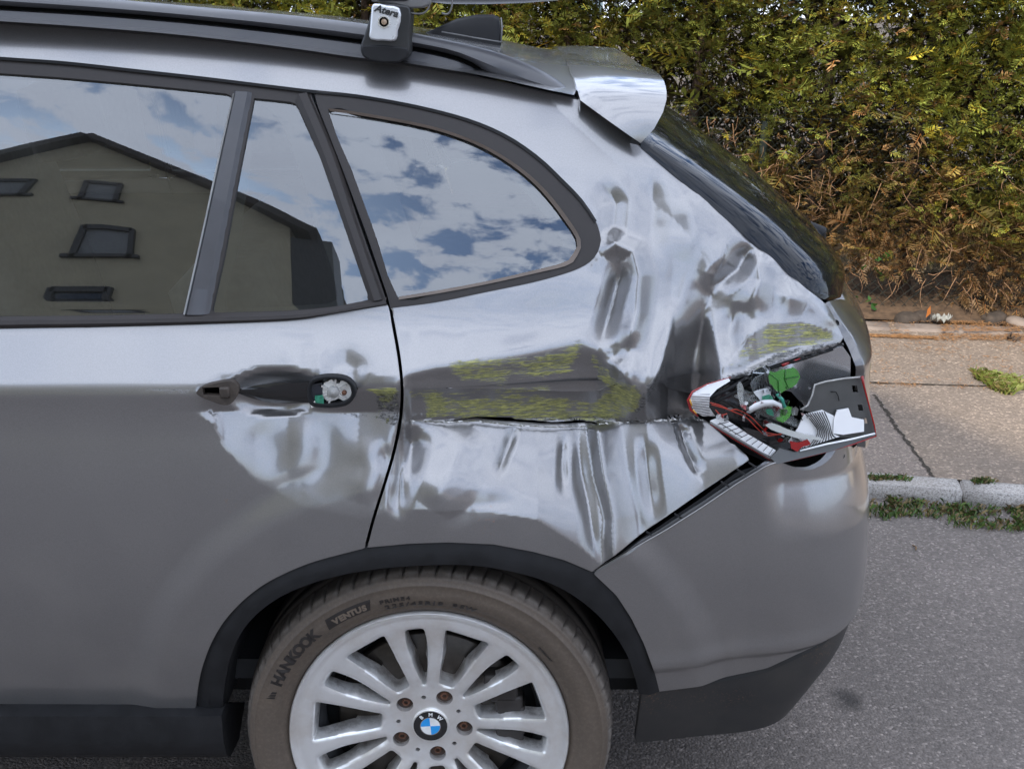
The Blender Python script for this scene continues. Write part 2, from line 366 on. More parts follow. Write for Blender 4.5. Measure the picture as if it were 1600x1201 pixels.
# ------------------------------------------------------------------ dents
def interp_(u, xs, ys): return np.interp(u, xs, ys)
def stroke(U, V, pts, w, amp, sharp=False, taper=.42):
    d, t, s = pl_dist(U, V, pts)
    k = np.exp(-(d/w)**2) if not sharp else np.exp(-np.sqrt((d/w/1.3)**2+.15)*1.35)*1.69
    if taper: k = k*sstep(0, taper, t+.08)*sstep(0, taper, 1.08-t)
    return amp*k
def dent(U, V):
    """inward displacement in metres over the side of the car (image-measured coordinates)"""
    D = np.zeros(U.shape)
    W = 5*(vnoise(U/85, V/85)-.5); W2 = 5*(vnoise(U/80+9, V/90+5)-.5); Us, Vs = U+W, V+W2
    # the long gouge: the panel folds in down to a torn line and comes back out below it
    gate = sstep(618, 645, U)*(1-sstep(1092, 1130, U)*(V < 657)-sstep(1150, 1200, U)*(V >= 657))
    vt = interp_(Us, [600, 640, 680, 740, 800, 850, 905, 935, 960, 985, 1005, 1030, 1042, 1052, 1098, 1112, 1126, 1144], [588, 578, 566, 556, 545, 535, 522, 530, 560, 600, 618, 570, 520, 480, 456, 482, 545, 640])
    dm = interp_(U, [600, 640, 700, 800, 900, 960, 1000, 1040, 1100, 1170], [.024, .030, .040, .048, .052, .052, .048, .044, .040, .030])
    v0 = 657+2*(vnoise(U/30, U*0)-.5)
    vb = interp_(U, [560, 620, 680, 760, 840, 900, 950, 1000, 1060, 1120, 1180], [775, 790, 794, 794, 808, 846, 888, 880, 835, 790, 740])
    so = lambda t: t*t/(t+.28)*1.28
    up = so(np.clip((Vs-vt)/(v0-vt), 0, 1))*(V <= v0)
    lo = np.clip((vb-V)/(vb-v0), 0, 1)**1.12*(V > v0)
    fl = np.minimum(.00062*np.maximum(612-vt, 0), .052)      # the shoulder of the panel is flattened as well
    flat = sstep(-.25, 1.35, (Vs-vt)/np.maximum(612-vt, 1))*sstep(0, .55, (Vs-vt)/np.maximum(612-vt, 1))*(V <= v0)
    fl2 = .00058*np.maximum(612-interp_(Us, [600, 740, 905, 960, 1010, 1100, 1180], [588, 556, 530, 556, 570, 560, 600]), 0)
    D += gate*(dm*.9*(up+lo)+fl*flat+fl2*lo)
    D += .006*np.exp(-((U-860)/170)**2-((V-(vt-26))/46)**2)*gate
    # wrinkles below the torn line
    lowg = sstep(v0-2, v0+16, V)*sstep(600, 630, U)
    for pts, wl, wr, a, tp in [
        ([(650, 664), (632, 720), (600, 800)], 34, 34, .012, .3),
        ([(808, 660), (794, 700), (776, 745)], 12, 14, .0045, .4),
        ([(884, 672), (880, 720), (880, 775)], 11, 11, .0045, .4),
        ([(932, 662), (942, 740), (958, 810), (958, 892)], 34, 16, -.014, .08),
        ([(900, 664), (908, 740), (925, 830), (934, 880)], 16, 18, .005, .4),
        ([(1004, 676), (1012, 740), (1022, 815)], 20, 16, .005, .4),
        ([(1058, 655), (1068, 692), (1090, 742)], 18, 8, .007, .3),
        ([(690, 815), (740, 785), (815, 775)], 24, 24, .0025, .4),
        ([(740, 665), (700, 740), (670, 790)], 50, 60, -.006, .3)]:
        D += fold(Us, Vs, pts, wl, wr, a*1.7, tp)*lowg
    # buckled pillar above and behind
    for pts, wl, wr, a, tp in [
        ([(940, 398), (962, 378), (990, 392), (1000, 430), (993, 490), (978, 545)], 26, 30, -.0135, .2),
        ([(972, 408), (962, 450), (948, 500), (934, 548)], 20, 22, .010, .35),
        ([(935, 285), (962, 318), (958, 352), (938, 380)], 22, 26, .006, .4),
        ([(1122, 430), (1098, 498), (1083, 560), (1078, 640)], 62, 40, .014, .22),
        ([(1046, 462), (1040, 530), (1012, 625)], 26, 26, -.006, .3),
        ([(1172, 380), (1152, 420), (1112, 452)], 22, 26, .012, .35),
        ([(1180, 385), (1186, 440), (1160, 490)], 40, 30, -.008, .35),
        ([(1205, 462), (1262, 466), (1308, 512)], 30, 36, -.007, .3),
        ([(1150, 470), (1138, 520), (1148, 570)], 34, 30, .009, .4),
        ([(1014, 262), (1022, 330), (1016, 400)], 26, 34, .0035, .4),
        ([(1075, 300), (1085, 360), (1070, 410)], 40, 50, -.0035, .4)]:
        D += fold(Us, Vs, pts, wl, wr, a*1.65, tp)
    kd = np.hypot((Us-984)/20, (Vs-578)/24); D += -.012*np.exp(-kd**2)
    kd = np.hypot((Us-958)/18, (Vs-556)/13); D += .009*np.exp(-kd**2)
    # scraped flap above the lamp: folds in below a crease
    vl = interp_(U, [1100, 1140, 1170, 1200, 1250, 1300, 1320], [600, 566, 524, 506, 502, 518, 528])
    g2 = sstep(1110, 1170, U)*(1-sstep(1316, 1330, U))
    D += g2*np.clip((V-vl)/48, 0, 1)*.022*(V < 640)
    D += stroke(U, V, [(1095, 606), (1180, 578), (1250, 552), (1312, 534)], 7, -.008)*1.0
    D += .022*np.exp(-((U-1120)/80)**2-((V-640)/46)**2)
    # door: pushed in behind the handle
    gd = 1-sstep(622, 632, U)
    vb = interp_(U, [250, 300, 335, 350, 400, 470, 560, 600, 640], [640, 645, 662, 700, 752, 786, 806, 800, 790])
    dm = interp_(U, [255, 310, 340, 450, 560, 628], [0, .003, .014, .031, .034, .030])
    v0 = 642.0
    lo = np.clip((vb-V)/np.maximum(vb-v0, 20), 0, 1)**1.3*(V > v0)
    vt = interp_(U, [250, 310, 345, 520, 560, 600, 640], [600, 600, 582, 576, 580, 588, 588])
    up = np.clip((V-vt)/np.maximum(v0-vt, 16), 0, 1)**1.3*(V <= v0)
    D += gd*dm*(lo+up)
    for pts, w, a, sh in [
        ([(470, 655), (480, 700), (470, 760)], 26, -.004, False),
        ([(520, 660), (505, 720), (480, 770)], 26, .003, False),
        ([(568, 680), (575, 730), (560, 780)], 22, -.004, False),
        ([(600, 690), (606, 740), (590, 790)], 10, .006, False),
        ([(400, 660), (420, 700), (440, 740)], 26, .003, False),
        ([(470, 535), (474, 570)], 16, .0012, False),
        ([(400, 572), (440, 552), (500, 556), (560, 582)], 18, -.0015, False),
        ([(500, 578), (540, 570), (575, 590)], 20, .007, False)]:
        D += stroke(Us, Vs, pts, w, a, sh)*gd
    # handle bowl
    r2 = ((U-430)/86)**2+((V-612)/42)**2
    D += .022*sstep(0, 1, np.clip((1-r2)*1.1, 0, 1))*gd
    # fine buckling, only where the metal was hit
    hurt = np.exp(-((U-900)/300)**2-((V-640)/150)**2)+.9*np.exp(-((U-1120)/130)**2-((V-510)/110)**2)+.5*np.exp(-((U-540)/110)**2-((V-680)/90)**2)
    D += np.clip(hurt, 0, 1)*((fbm(U/95, V/120+3, 2)-.5)*.009)
    D += (fbm(U/80+2, V/120+8, 2)-.5)*.018*np.exp(-((U-1090)/95)**2-((V-410)/110)**2)
    D += (fbm(U/260+7, V/260, 2)-.5)*.0015
    # flared lip round the wheel arch
    return D
def fold(U, V, pts, wl, wr, amp, taper=.3):
    """crease along a line with flanks of different width either side of it"""
    d, t, s = pl_dist(U, V, pts); x = d/np.where(s < 0, wl, wr); x = np.sqrt(x*x+.02)-.1414
    return amp*np.clip(1-x, 0, 1)**1.5*sstep(0, taper, t+.05)*sstep(0, taper, 1.05-t)
def arch_flare(q, z):
    r = np.hypot(q+.0, (z-.345)); return .010*(1-sstep(.475, .535, r))
def scrape_attr(U, V):
    R = np.zeros(U.shape); G = R.copy(); B = R.copy()
    def pol(poly, soft, a, A):
        poly = np.array(poly, float); ins = inpoly(U, V, poly)
        d, _, _ = pl_dist(U, V, np.vstack([poly, poly[:1]])); s = np.where(ins, d, -d)
        np.maximum(A, a*sstep(-soft*.3, soft, s), out=A)
    pol([(700, 570), (735, 556), (800, 552), (830, 560), (905, 530), (912, 545), (890, 590), (800, 592), (790, 604), (715, 600)], 12, .72, R)
    pol([(655, 612), (720, 618), (800, 612), (880, 618), (925, 625), (965, 600), (1000, 598), (1000, 640), (975, 658), (800, 658), (665, 656)], 9, .80, R)
    pol([(632, 608), (720, 606), (860, 600), (860, 612), (720, 620), (640, 622)], 6, .68, R)
    pol([(925, 550), (960, 592), (1005, 606), (1000, 640), (960, 650), (950, 605), (920, 570)], 6, .75, R)
    pol([(1140, 570), (1165, 530), (1200, 505), (1250, 502), (1300, 518), (1310, 532), (1240, 550), (1180, 562)], 10, .62, R)
    pol([(568, 606), (618, 602), (626, 612), (600, 640), (585, 616)], 4, .85, R)
    pol([(580, 612), (626, 608), (626, 668), (594, 664)], 5, .62, G)
    pol([(660, 648), (960, 645), (1070, 650), (1070, 663), (660, 664)], 4, .50, G)
    pol([(985, 640), (1010, 596), (1040, 562), (1046, 575), (1010, 640), (990, 655)], 6, .62, G)
    pol([(1092, 596), (1180, 570), (1215, 545), (1310, 530), (1316, 540), (1180, 585), (1100, 612)], 5, .62, G)
    pol([(300, 604), (240, 604), (200, 607), (240, 614), (300, 622)], 4, .5, G)
    pol([(520, 640), (600, 646), (600, 656), (520, 652)], 4, .55, G)
    pol([(735, 790), (772, 786), (778, 838), (750, 835), (735, 812)], 8, .42, B)
    pol([(348, 770), (372, 775), (372, 806), (350, 802)], 8, .3, B)
    return R, G, B

# ------------------------------------------------------------------ panel builder
def invd(px):
    """base surface point whose pushed-in position shows at the measured points"""
    t = np.atleast_2d(np.asarray(px, float)); g = t.copy(); D = dent(t[:, 0], t[:, 1])
    for k in range(4):
        s = inv(g); p = P(s[:, 0], s[:, 1])+NIN(s[:, 0], s[:, 1])*D[:, None]; g = g+(t-proj(p))
    return inv(g)
def dented(q, z, B, N):
    """dent depth at surface points, looked up where the dented surface ends up"""
    D = np.zeros(len(q))
    for k in range(7):
        uv = proj(B+N*D[:, None]); D = D+(.75 if k < 5 else .5)*(dent(uv[:, 0], uv[:, 1])-D)
    return D
def bound(items, d=False):
    """outline in (q,z): ('p', [(u,v)...]) measured points, ('s', [(q,z)...]) surface points"""
    out = []
    for k, pts in items:
        if k == 'p': out.append((invd if d else inv)(resample(pts, step=9)))
        else: out.append(np.array(pts, float))
    o = np.vstack(out); keep = [0]
    for i in range(1, len(o)):
        if np.hypot(*(o[i]-o[keep[-1]])) > .0012: keep.append(i)
    if np.hypot(*(o[keep[-1]]-o[0])) < .0012: keep.pop()
    return o[keep]
def shrink(poly, d):
    """offset a closed outline inwards by d"""
    a = np.roll(poly, 1, 0); b = np.roll(poly, -1, 0); t = b-a; t /= np.hypot(*t.T)[:, None]+1e-12
    n = np.stack([-t[:, 1], t[:, 0]], 1)
    area = .5*np.sum(poly[:, 0]*np.roll(poly[:, 1], -1)-np.roll(poly[:, 0], -1)*poly[:, 1])
    return poly+n*d*(1 if area > 0 else -1)
def cdt(outline, step, holes=(), rings=(.0025,)):
    o = np.asarray(outline); o2 = resample(o, step=step, closed=True)
    allp = [o2]; E = [(i, (i+1) % len(o2)) for i in range(len(o2))]; n = len(o2)
    hs = []
    for h in holes:
        h2 = resample(np.asarray(h), step=step*.7, closed=True); allp.append(h2); E += [(n+i, n+(i+1) % len(h2)) for i in range(len(h2))]; n += len(h2); hs.append(h2)
    pts = []
    for d in rings:
        r = shrink(o2, d); pts.append(r)
    lo, hi = o2.min(0), o2.max(0)
    gx = np.arange(lo[0], hi[0], step); gy = np.arange(lo[1], hi[1], step*.87)
    X, Y = np.meshgrid(gx, gy); X = X+(np.arange(len(gy)) % 2)[:, None]*step*.5; pts.append(np.stack([X.ravel(), Y.ravel()], 1))
    q = np.vstack(pts); m = inpoly(q[:, 0], q[:, 1], o2)
    q = q[m]; d, _, _ = pl_dist(q[:, 0], q[:, 1], np.vstack([o2, o2[:1]]))
    isr = np.zeros(len(q), bool); isr[:0] = True
    q = q[(d > .9*(rings[0] if rings else 0)) & ((d > (rings[-1] if rings else 0)+step*.3) | (np.abs(d-(rings[0] if rings else -1)) < 4e-4))]
    for h in hs:
        m = inpoly(q[:, 0], q[:, 1], h); d, _, _ = pl_dist(q[:, 0], q[:, 1], np.vstack([h, h[:1]])); q = q[~m & (d > step*.3)]
    allp.append(q); A = np.vstack(allp)
    v, e, f, *_ = delaunay_2d_cdt([Vector((float(a), float(b))) for a, b in A], E, [], 1 if not hs else 0, 1e-6)
    V = np.array([(p.x, p.y) for p in v]); F = np.array([t for t in f if len(t) == 3])
    c = V[F].mean(1); ok = inpoly(c[:, 0], c[:, 1], o2)
    for h in hs: ok &= ~inpoly(c[:, 0], c[:, 1], h)
    return V, F[ok]
def boundary_edges(F):
    cnt = {}
    for a, b, c in F:
        for e in ((a, b), (b, c), (c, a)):
            k = (min(e), max(e)); cnt[k] = None if k in cnt else e
    return [e for e in cnt.values() if e]
def panel(name, items, mat, parent, step=.008, off=0.0, dents=False, holes=(), flange=.014, mirror=False, flare=False, attr=False, edge=.0012, poly=None, extra=None):
    o = bound(items, dents) if poly is None else np.asarray(poly)
    V, F = cdt(o, step, holes)
    q, z = V[:, 0], V[:, 1]; uv = proj(P(q, z))
    def geo(q, z):
        B = P(q, z, off); N = NIN(q, z); uv = proj(P(q, z)); D = np.zeros(len(q))
        if dents: D += dented(q, z, B, N)
        if flare: D -= arch_flare(q, z)
        if extra is not None: D += extra(q, z, uv)
        return B, N, D
    B, N, D = geo(q, z)
    def surf(q, z): b, n, d = geo(q, z); return b+n*d[:, None]
    e = .0011
    NN = np.cross(surf(q+e, z)-surf(q-e, z), surf(q, z+e)-surf(q, z-e)); NN /= np.linalg.norm(NN, axis=1)[:, None]+1e-12
    NN[np.sum(NN*N, 1) > 0] *= -1
    be = boundary_edges(F); bi = sorted({i for e in be for i in e}); D[bi] += edge
    W = B+N*D[:, None]
    idx = {b: len(V)+k for k, b in enumerate(bi)}
    W2 = np.vstack([W, W[bi]+N[bi]*flange]) if flange else W
    # the rim leans a little towards the edge so that panel borders catch the light
    cen = {}
    for a, b, c in F:
        for i in (a, b, c): cen.setdefault(i, []).append((a, b, c))
    NA = NN.copy()
    if flange:
        for i in bi:
            m = W[np.array(cen[i]).ravel()].mean(0); o_ = W[i]-m; o_ -= NN[i]*np.dot(o_, NN[i]); L_ = np.linalg.norm(o_)
            if L_ > 1e-9 and step < .006: NA[i] = NN[i]+o_/L_*.15; NA[i] /= np.linalg.norm(NA[i])
    FF = [tuple(f) for f in F]
    if flange: FF += [(a, idx[a], idx[b], b) for a, b in be]
    NF = np.vstack([NA, NA[bi]]) if flange else NA
    n0 = len(W2)
    if mirror:
        M = W2.copy(); M[:, 1] = 1.8-M[:, 1]; W2 = np.vstack([W2, M]); FF += [tuple(i+n0 for i in f[::-1]) for f in FF]
        NF = np.vstack([NF, NF*np.array([1, -1, 1])])
    # faces wind so that their side agrees with the surface normal
    me = bpy.data.meshes.new(name); out = []
    for f in FF:
        a, b, c = W2[f[0]], W2[f[1]], W2[f[2]]
        out.append(f if (len(f) == 4 or np.dot(np.cross(b-a, c-a), NF[f[0]]) > 0) else f[::-1])
    me.from_pydata(W2.tolist(), [], [tuple(map(int, f)) for f in out])
    ob = link(name, me, mat, parent)
    me.normals_split_custom_set_from_vertices(NF.tolist())
    if attr:
        fv = proj(W) if dents else uv; R, G, Bc = scrape_attr(fv[:, 0], fv[:, 1]); col = np.zeros((len(W2), 4)); col[:, 3] = 1
        col[:len(V), 0] = R; col[:len(V), 1] = G; col[:len(V), 2] = Bc
        ca = ob.data.color_attributes.new('scrape', 'FLOAT_COLOR', 'POINT'); ca.data.foreach_set('color', col.ravel())
    return ob
def ribbon(name, rows, mat, parent, n=60, step=None, sharp=35, sm=4):
    """rows: (pts, off) lines measured on the body surface, off metres outside it; joined into one strip"""
    mb = MB(); R = []
    for pts, off in rows:
        p = spline(pts, sm) if sm > 1 and len(pts) > 2 else np.array(pts, float)
        p = resample(p, n=n); s = inv(p); R.append(P(s[:, 0], s[:, 1], off))
    mb.grid(R)
    return mb.build(name, mat, parent, sharp=sharp)
def strip(pts, w, s=1):
    """parallel line at w px to the side of a measured line"""
    p = np.asarray(pts, float); t = np.gradient(p, axis=0); t /= np.hypot(*t.T)[:, None]+1e-9
    return p+np.stack([t[:, 1], -t[:, 0]], 1)*w*s
# ------------------------------------------------------------------ the car
CAR = empty('parked_car', (0, .9, 0), 'grey metallic estate car with crushed rear corner and broken tail lamp, parked by the kerb', 'car')
CAR.location = (0, 0, 0)
SEAM = [(487, 143), (505, 188), (535, 268), (570, 365), (606, 468), (613, 500), (622, 548), (627, 590), (628, 625), (624, 665), (614, 712), (600, 758), (585, 805), (573, 849)]
SEAM = spline(SEAM, 5)
seamL = strip(SEAM, 2.6, -1); seamR = strip(SEAM, 2.6, 1)
if seamL[0][0] > seamR[0][0]: seamL, seamR = seamR, seamL
ARCH = [(306, 1111), (312, 1060), (325, 1015), (345, 975), (372, 942), (405, 914), (440, 894), (485, 875), (535, 861), (571, 852)]
ARCH2 = [(574, 851), (640, 845), (700, 843), (770, 846), (830, 857), (880, 870), (925, 889)]
ARCH3 = [(928, 893), (962, 925), (985, 960), (1005, 1000), (1020, 1040), (1030, 1078)]
TOPTRIM = [(487, 141), (400, 131), (300, 119), (200, 108), (100, 97), (0, 90), (-190, 76)]
BELT = [(-190, 517), (0, 511), (150, 509), (300, 505), (400, 501), (500, 491), (604, 474)]
ls = seamL[seamL[:, 1] > 474]
BOWLHOLES = []
door = panel('rear_door', [('p', [(-190, 1107), (0, 1108), (150, 1110), (306, 1111)]), ('p', spline(ARCH, 4)), ('p', ls[::-1]), ('p', BELT[::-1])], PAINT, CAR, step=.0055, dents=True, flare=True, attr=True,
             holes=[invd(spline([(492, 598), (520, 590), (545, 596), (554, 612), (545, 630), (520, 635), (492, 634), (484, 616)], 3, True)), invd(spline([(312, 604), (345, 600), (366, 604), (368, 612), (362, 626), (345, 630), (320, 620), (309, 612)], 3, True))])
door['label'] = 'rear door with its outer handle torn off and the metal pushed in behind it'
UPQ = [(903, 154), (950, 187), (1000, 226), (1050, 268), (1095, 306), (1150, 353), (1200, 396), (1235, 428), (1262, 452), (1293, 476), (1308, 506), (1318, 528), (1313, 536)]
TEAR = [(1250, 553), (1200, 571), (1150, 589), (1110, 601), (1086, 611), (1074, 624), (1077, 642), (1092, 652), (1110, 662), (1140, 690), (1172, 718), (1100, 766), (1040, 808), (980, 848), (927, 886)]
QWIN = [(609, 480), (680, 471), (760, 455), (840, 438), (900, 420), (928, 402), (939, 376), (931, 345), (910, 313), (880, 282), (840, 245), (790, 211), (730, 186), (650, 165), (560, 149), (490, 141)]
RAILB = [(-600, 12), (-300, 20), (-100, 31), (0, 37), (150, 47), (300, 60), (450, 78), (560, 94), (640, 103), (760, 123), (850, 143), (903, 154)]
rs = seamR[seamR[:, 1] > 480]
slit = invd([(660, 660), (700, 657), (745, 651), (800, 652), (805, 655), (862, 659), (930, 659), (936, 663), (905, 664), (850, 664), (790, 661), (745, 656), (700, 660)])
hole2 = inv([(926, 664), (936, 659), (948, 661), (938, 666)])
quarter = panel('quarter_panel', [('p', spline(RAILB, 3)), ('p', spline(UPQ, 2)), ('p', TEAR), ('p', ARCH2[::-1]), ('p', rs[::-1]), ('p', spline(QWIN, 4)), ('p', TOPTRIM + [(-600, 62)])], PAINT, CAR,
                step=.0043, dents=True, flare=True, attr=True, holes=[slit])
quarter['label'] = 'buckled rear wing with yellow-green scrape marks above a torn crease'
# front door and wing, mostly ahead of what the picture shows
fd = panel('front_door', [('s', [(-1.95, .385), (-.862, .385), (-.862, 1.066), (-1.95, 1.03)])], PAINT, CAR, step=.03, attr=True)
# far side of the body: the undamaged mirror image
def flipy(o):
    me = o.data; nn = [Vector((c.vector.x, -c.vector.y, c.vector.z)) for c in me.corner_normals]; lv = [l.vertex_index for l in me.loops]
    vn = [Vector((0, 1, 0))]*len(me.vertices)
    for i, k in enumerate(lv): vn[k] = nn[i]
    for v in me.vertices: v.co.y = 1.8-v.co.y
    me.flip_normals(); me.normals_split_custom_set_from_vertices(vn)
def mirror_panel(name, items, mat, step=.03, off=0, holes=()):
    o = panel(name, items, mat, CAR, step=step, off=off, holes=holes)
    flipy(o); return o
mirror_panel('far_door', [('p', [(-190, 1107), (306, 1111)]), ('p', ARCH), ('p', ls[::-1]), ('p', BELT[::-1])], PAINT)
mirror_panel('far_front_door', [('s', [(-1.95, .385), (-.862, .385), (-.862, 1.066), (-1.95, 1.03)])], PAINT)
mirror_panel('far_quarter_panel', [('p', RAILB), ('p', UPQ), ('p', TEAR), ('p', ARCH2[::-1]), ('p', rs[::-1]), ('p', QWIN), ('p', TOPTRIM + [(-600, 62)])], PAINT)

def noscrape(o):
    ca = o.data.color_attributes.new('scrape', 'FLOAT_COLOR', 'POINT'); ca.data.foreach_set('color', [0.0, 0, 0, 1]*len(o.data.vertices))
# bumper and its lower skirt run round to the middle of the car and back
bt = inv([(1328, 701)])[0]; print('bumper top', bt, P(*bt), proj(P(*bt)))
SK = [(1001, 1082), (1100, 1070), (1200, 1049), (1280, 1012), (1325, 975)]
sks = inv(SK); print('skirt line', sks.round(3).tolist())
skq = [(1.05, sks[-1][1]+.035), (1.2, sks[-1][1]+.045), (float(qcen(sks[-1][1]+.05)), sks[-1][1]+.05)]
BTOP = [(1328, 700), (1318, 718), (1303, 731), (1280, 741), (1255, 741), (1232, 733), (1212, 722), (1198, 727), (1150, 756), (1100, 790), (1040, 828), (980, 862), (930, 891)]
def bump_crease(q, z, uv):
    """soft feature line low on the bumper and the lip where it meets the skirt"""
    zl = np.interp(q, [.4, .7, 1.0, 1.6], [.455, .485, .52, .52]); return .007*sstep(0, 1, (zl-z)/.018)*(z < zl+.02)-.004*np.exp(-((z-zl-.01)/.02)**2)+.022*np.clip((z-.70)/.10, 0, 1)**1.6*sstep(1185, 1235, uv[:, 0])
bumper = panel('bumper', [('p', ARCH3), ('p', SK), ('s', skq), ('s', [(float(qcen(.80)), .80), (1.25, .80), (1.0, .802), (float(bt[0]), float(bt[1]))]), ('p', BTOP)], PAINT, CAR, step=.0095, mirror=True, attr=True, extra=bump_crease, flare=True)
ed = inv(resample(BTOP[6:], step=8)); ep = P(ed[:, 0], ed[:, 1], .0006); eb = MB(); eb.tube(ep, .0016, n=8); noscrape(eb.build('bumper_edge', PAINT, CAR))
skirt = panel('bumper_skirt', [('p', [(1003, 1084.5)]), ('s', [(sks[0][0], .240), (.5, .250), (.62, .262), (.8, .275), (1.1, .282), (float(qcen(.282)), .282)]), ('s', [(a, b-.004) for a, b in skq[::-1]]), ('p', [(u, v+3) for u, v in SK[::-1]])], SKIRT, CAR, step=.012, mirror=True, off=-.003)
# wheel arch cladding
ain = [(350, 1113), (352, 1070), (365, 1012), (392, 966), (440, 928), (505, 902), (575, 887), (650, 880), (730, 879), (800, 889), (862, 908), (912, 938), (952, 977), (982, 1025), (998, 1080)]
aout = [(308, 1113)] + ARCH[1:] + ARCH2[1:] + ARCH3[1:]
amid = [((a[0]*.5+b[0]*.5), (a[1]*.5+b[1]*.5)) for a, b in zip(resample(spline(aout, 3), n=40), resample(spline(ain, 3), n=40))]
acl = MB(); R = []
for pts, off in [(aout, -.022), (aout, .0035), (amid, .012), (ain, .008), (ain, -.012)]:
    s = inv(resample(spline(pts, 3), n=90)); pp = P(s[:, 0], s[:, 1], off); R.append(pp)
acl.grid(R); acl.build('wheel_arch_trim', BLACKPL, CAR, sharp=50)
wl = MB(); rr = R[-1]; rows = [rr]
for dy in (.06, .12, .3, .55):
    r2 = rr.copy(); c = np.array([0, 0, .33]); d = r2-c; L = np.hypot(d[:, 0], d[:, 2]); k = (.40+.0*L)/L if dy > .03 else 1
    k = np.clip(k, 0, 1.0); r2[:, 0] = d[:, 0]*k; r2[:, 2] = .33+d[:, 2]*k; r2[:, 1] = rr[:, 1]+dy; rows.append(r2)
wl.grid(rows)
a0 = rows[-1]; wl.add(np.vstack([a0, [[0, a0[0][1], .2]]]), [(i, i+1, len(a0)) for i in range(len(a0)-1)])
wl.build('wheel_well', INNER, CAR)
# sill
sl = MB(); xs = np.linspace(-1.95, -.362, 40)
SIL = [(.383, .030), (.380, -.004), (.33, -.006), (.295, .006), (.272, .03), (.262, .10), (.30, .16)]
sl.grid([[(x, prof(.36)*0+.034+dy, z) for x in xs] for z, dy in SIL]); sl.add([(xs[-1], .034+dy, z) for z, dy in SIL], [tuple(range(len(SIL)))])
sl.build('sill_cladding', BLACKPL, CAR, sharp=40)
ribbon('sill_seam', [([(-180, 1112), (0, 1112), (150, 1114), (330, 1117)], .004), ([(-180, 1115), (0, 1115), (150, 1117), (340, 1120)], .006)], GREYPL, CAR)
# inner shell that closes the gaps between panels
def shell(q0, q1, z0, z1, name, off=-.15, n=90, m=50, top=None, yside=0):
    qs = np.linspace(q0, q1, n); zs = np.linspace(z0, z1, m); Q, Z = np.meshgrid(qs, zs)
    B = P(Q.ravel(), Z.ravel(), off).reshape(m, n, 3); mb = MB(); V = B.reshape(-1, 3); F = []
    for i in range(m-1):
        for k in range(n-1):
            c = (Q[i, k]+(q1-q0)/n/2, Z[i, k]+(z1-z0)/m/2)
            if math.hypot(c[0], c[1]-.33) < .40: continue
            F.append((i*n+k, i*n+k+1, (i+1)*n+k+1, (i+1)*n+k))
    mb.add(V, F); Vm = V.copy(); Vm[:, 1] = 1.8-Vm[:, 1]; mb.add(Vm, F)
    return mb.build(name, GAP, CAR)
shell(-1.95, 1.75, .36, 1.03, 'inner_shell')

# side windows: printed trim, glass and black borders
GL1 = [(-170, 101), (0, 114), (100, 121), (200, 130), (300, 140), (364, 147), (345, 235), (318, 360), (290, 489), (150, 492), (0, 494), (-170, 497)]
GL2 = [(397, 153), (430, 156), (462, 160), (500, 245), (540, 360), (577, 468), (520, 479), (450, 485), (330, 488), (350, 400), (375, 265)]
frame = panel('rear_door_window_frame', [('p', TOPTRIM[::-1]), ('p', seamL[(seamL[:, 1] > 146) & (seamL[:, 1] < 472)]), ('p', BELT[::-1])], TRIM, CAR, step=.012, off=.001, holes=[inv(resample(GL1, step=12, closed=True)), inv(resample(spline(GL2[:3], 3).tolist()+GL2[3:], step=9, closed=True))], flange=.02)
belt = ribbon('belt_moulding', [([(-180, 499), (0, 494), (150, 493), (300, 490), (450, 486), (520, 479), (604, 464)], .001), ([(-180, 503), (0, 498), (150, 497), (300, 494), (450, 490), (520, 483), (604, 468)], .010), ([(-180, 511), (0, 505), (150, 503), (300, 500), (450, 495), (520, 486), (605, 472)], .010), ([(-180, 518), (0, 512), (150, 510), (300, 506), (450, 500), (520, 490), (606, 476)], .002)], TRIM, CAR)
piece = ribbon('pillar_strip', [([(366, 142), (345, 235), (318, 360), (289, 490)], .001), ([(370, 142), (350, 235), (323, 360), (294, 490)], .008), ([(388, 143), (370, 235), (346, 360), (318, 490)], .007), ([(395, 145), (376, 240), (352, 365), (328, 490)], .0)], RAILM, CAR)
ribbon('window_chrome_edge', [([(364.5, 146), (343.5, 235), (316.5, 360), (287, 490)], .003), ([(368, 146), (347.5, 235), (320.5, 360), (291, 490)], .009)], plain('bright window edge', (.42, .40, .37), .35, metal=.7), CAR)
ribbon('upper_drip_line', [([(-190, 73), (0, 87), (100, 94), (200, 105), (300, 116), (400, 128), (490, 139), (560, 146), (650, 162), (732, 183), (792, 208), (843, 242), (883, 280), (912, 311), (934, 344)], -.004), ([(-190, 79), (0, 93), (100, 100), (200, 111), (300, 122), (400, 134), (490, 145), (560, 152), (650, 168), (730, 189), (789, 214), (839, 248), (878, 285), (907, 315), (929, 347)], .006)], GAP, CAR)
cp = ribbon('pillar_cover', [([(462, 158), (500, 243), (540, 358), (579, 470)], .002), ([(468, 146), (508, 240), (548, 356), (586, 468)], .009), ([(480, 144), (520, 240), (558, 356), (597, 466)], .008), ([(484, 146), (526, 243), (565, 360), (603, 468)], -.004)], TRIM, CAR)
QG = [(513, 171), (560, 177), (640, 191), (700, 206), (760, 230), (812, 263), (852, 300), (887, 345), (905, 376), (899, 396), (886, 411), (840, 424), (760, 442), (680, 457), (623, 466), (590, 375), (550, 265)]
qf = panel('quarter_window_frame', [('p', spline([(p[0]+(1 if p[0] < 700 else 0), p[1]) for p in QWIN], 3)), ('p', [(495, 160), (535, 262), (572, 362), (606, 462)])], TRIM, CAR, step=.010, off=.003, holes=[inv(spline(QG, 2, True))], flange=.02)
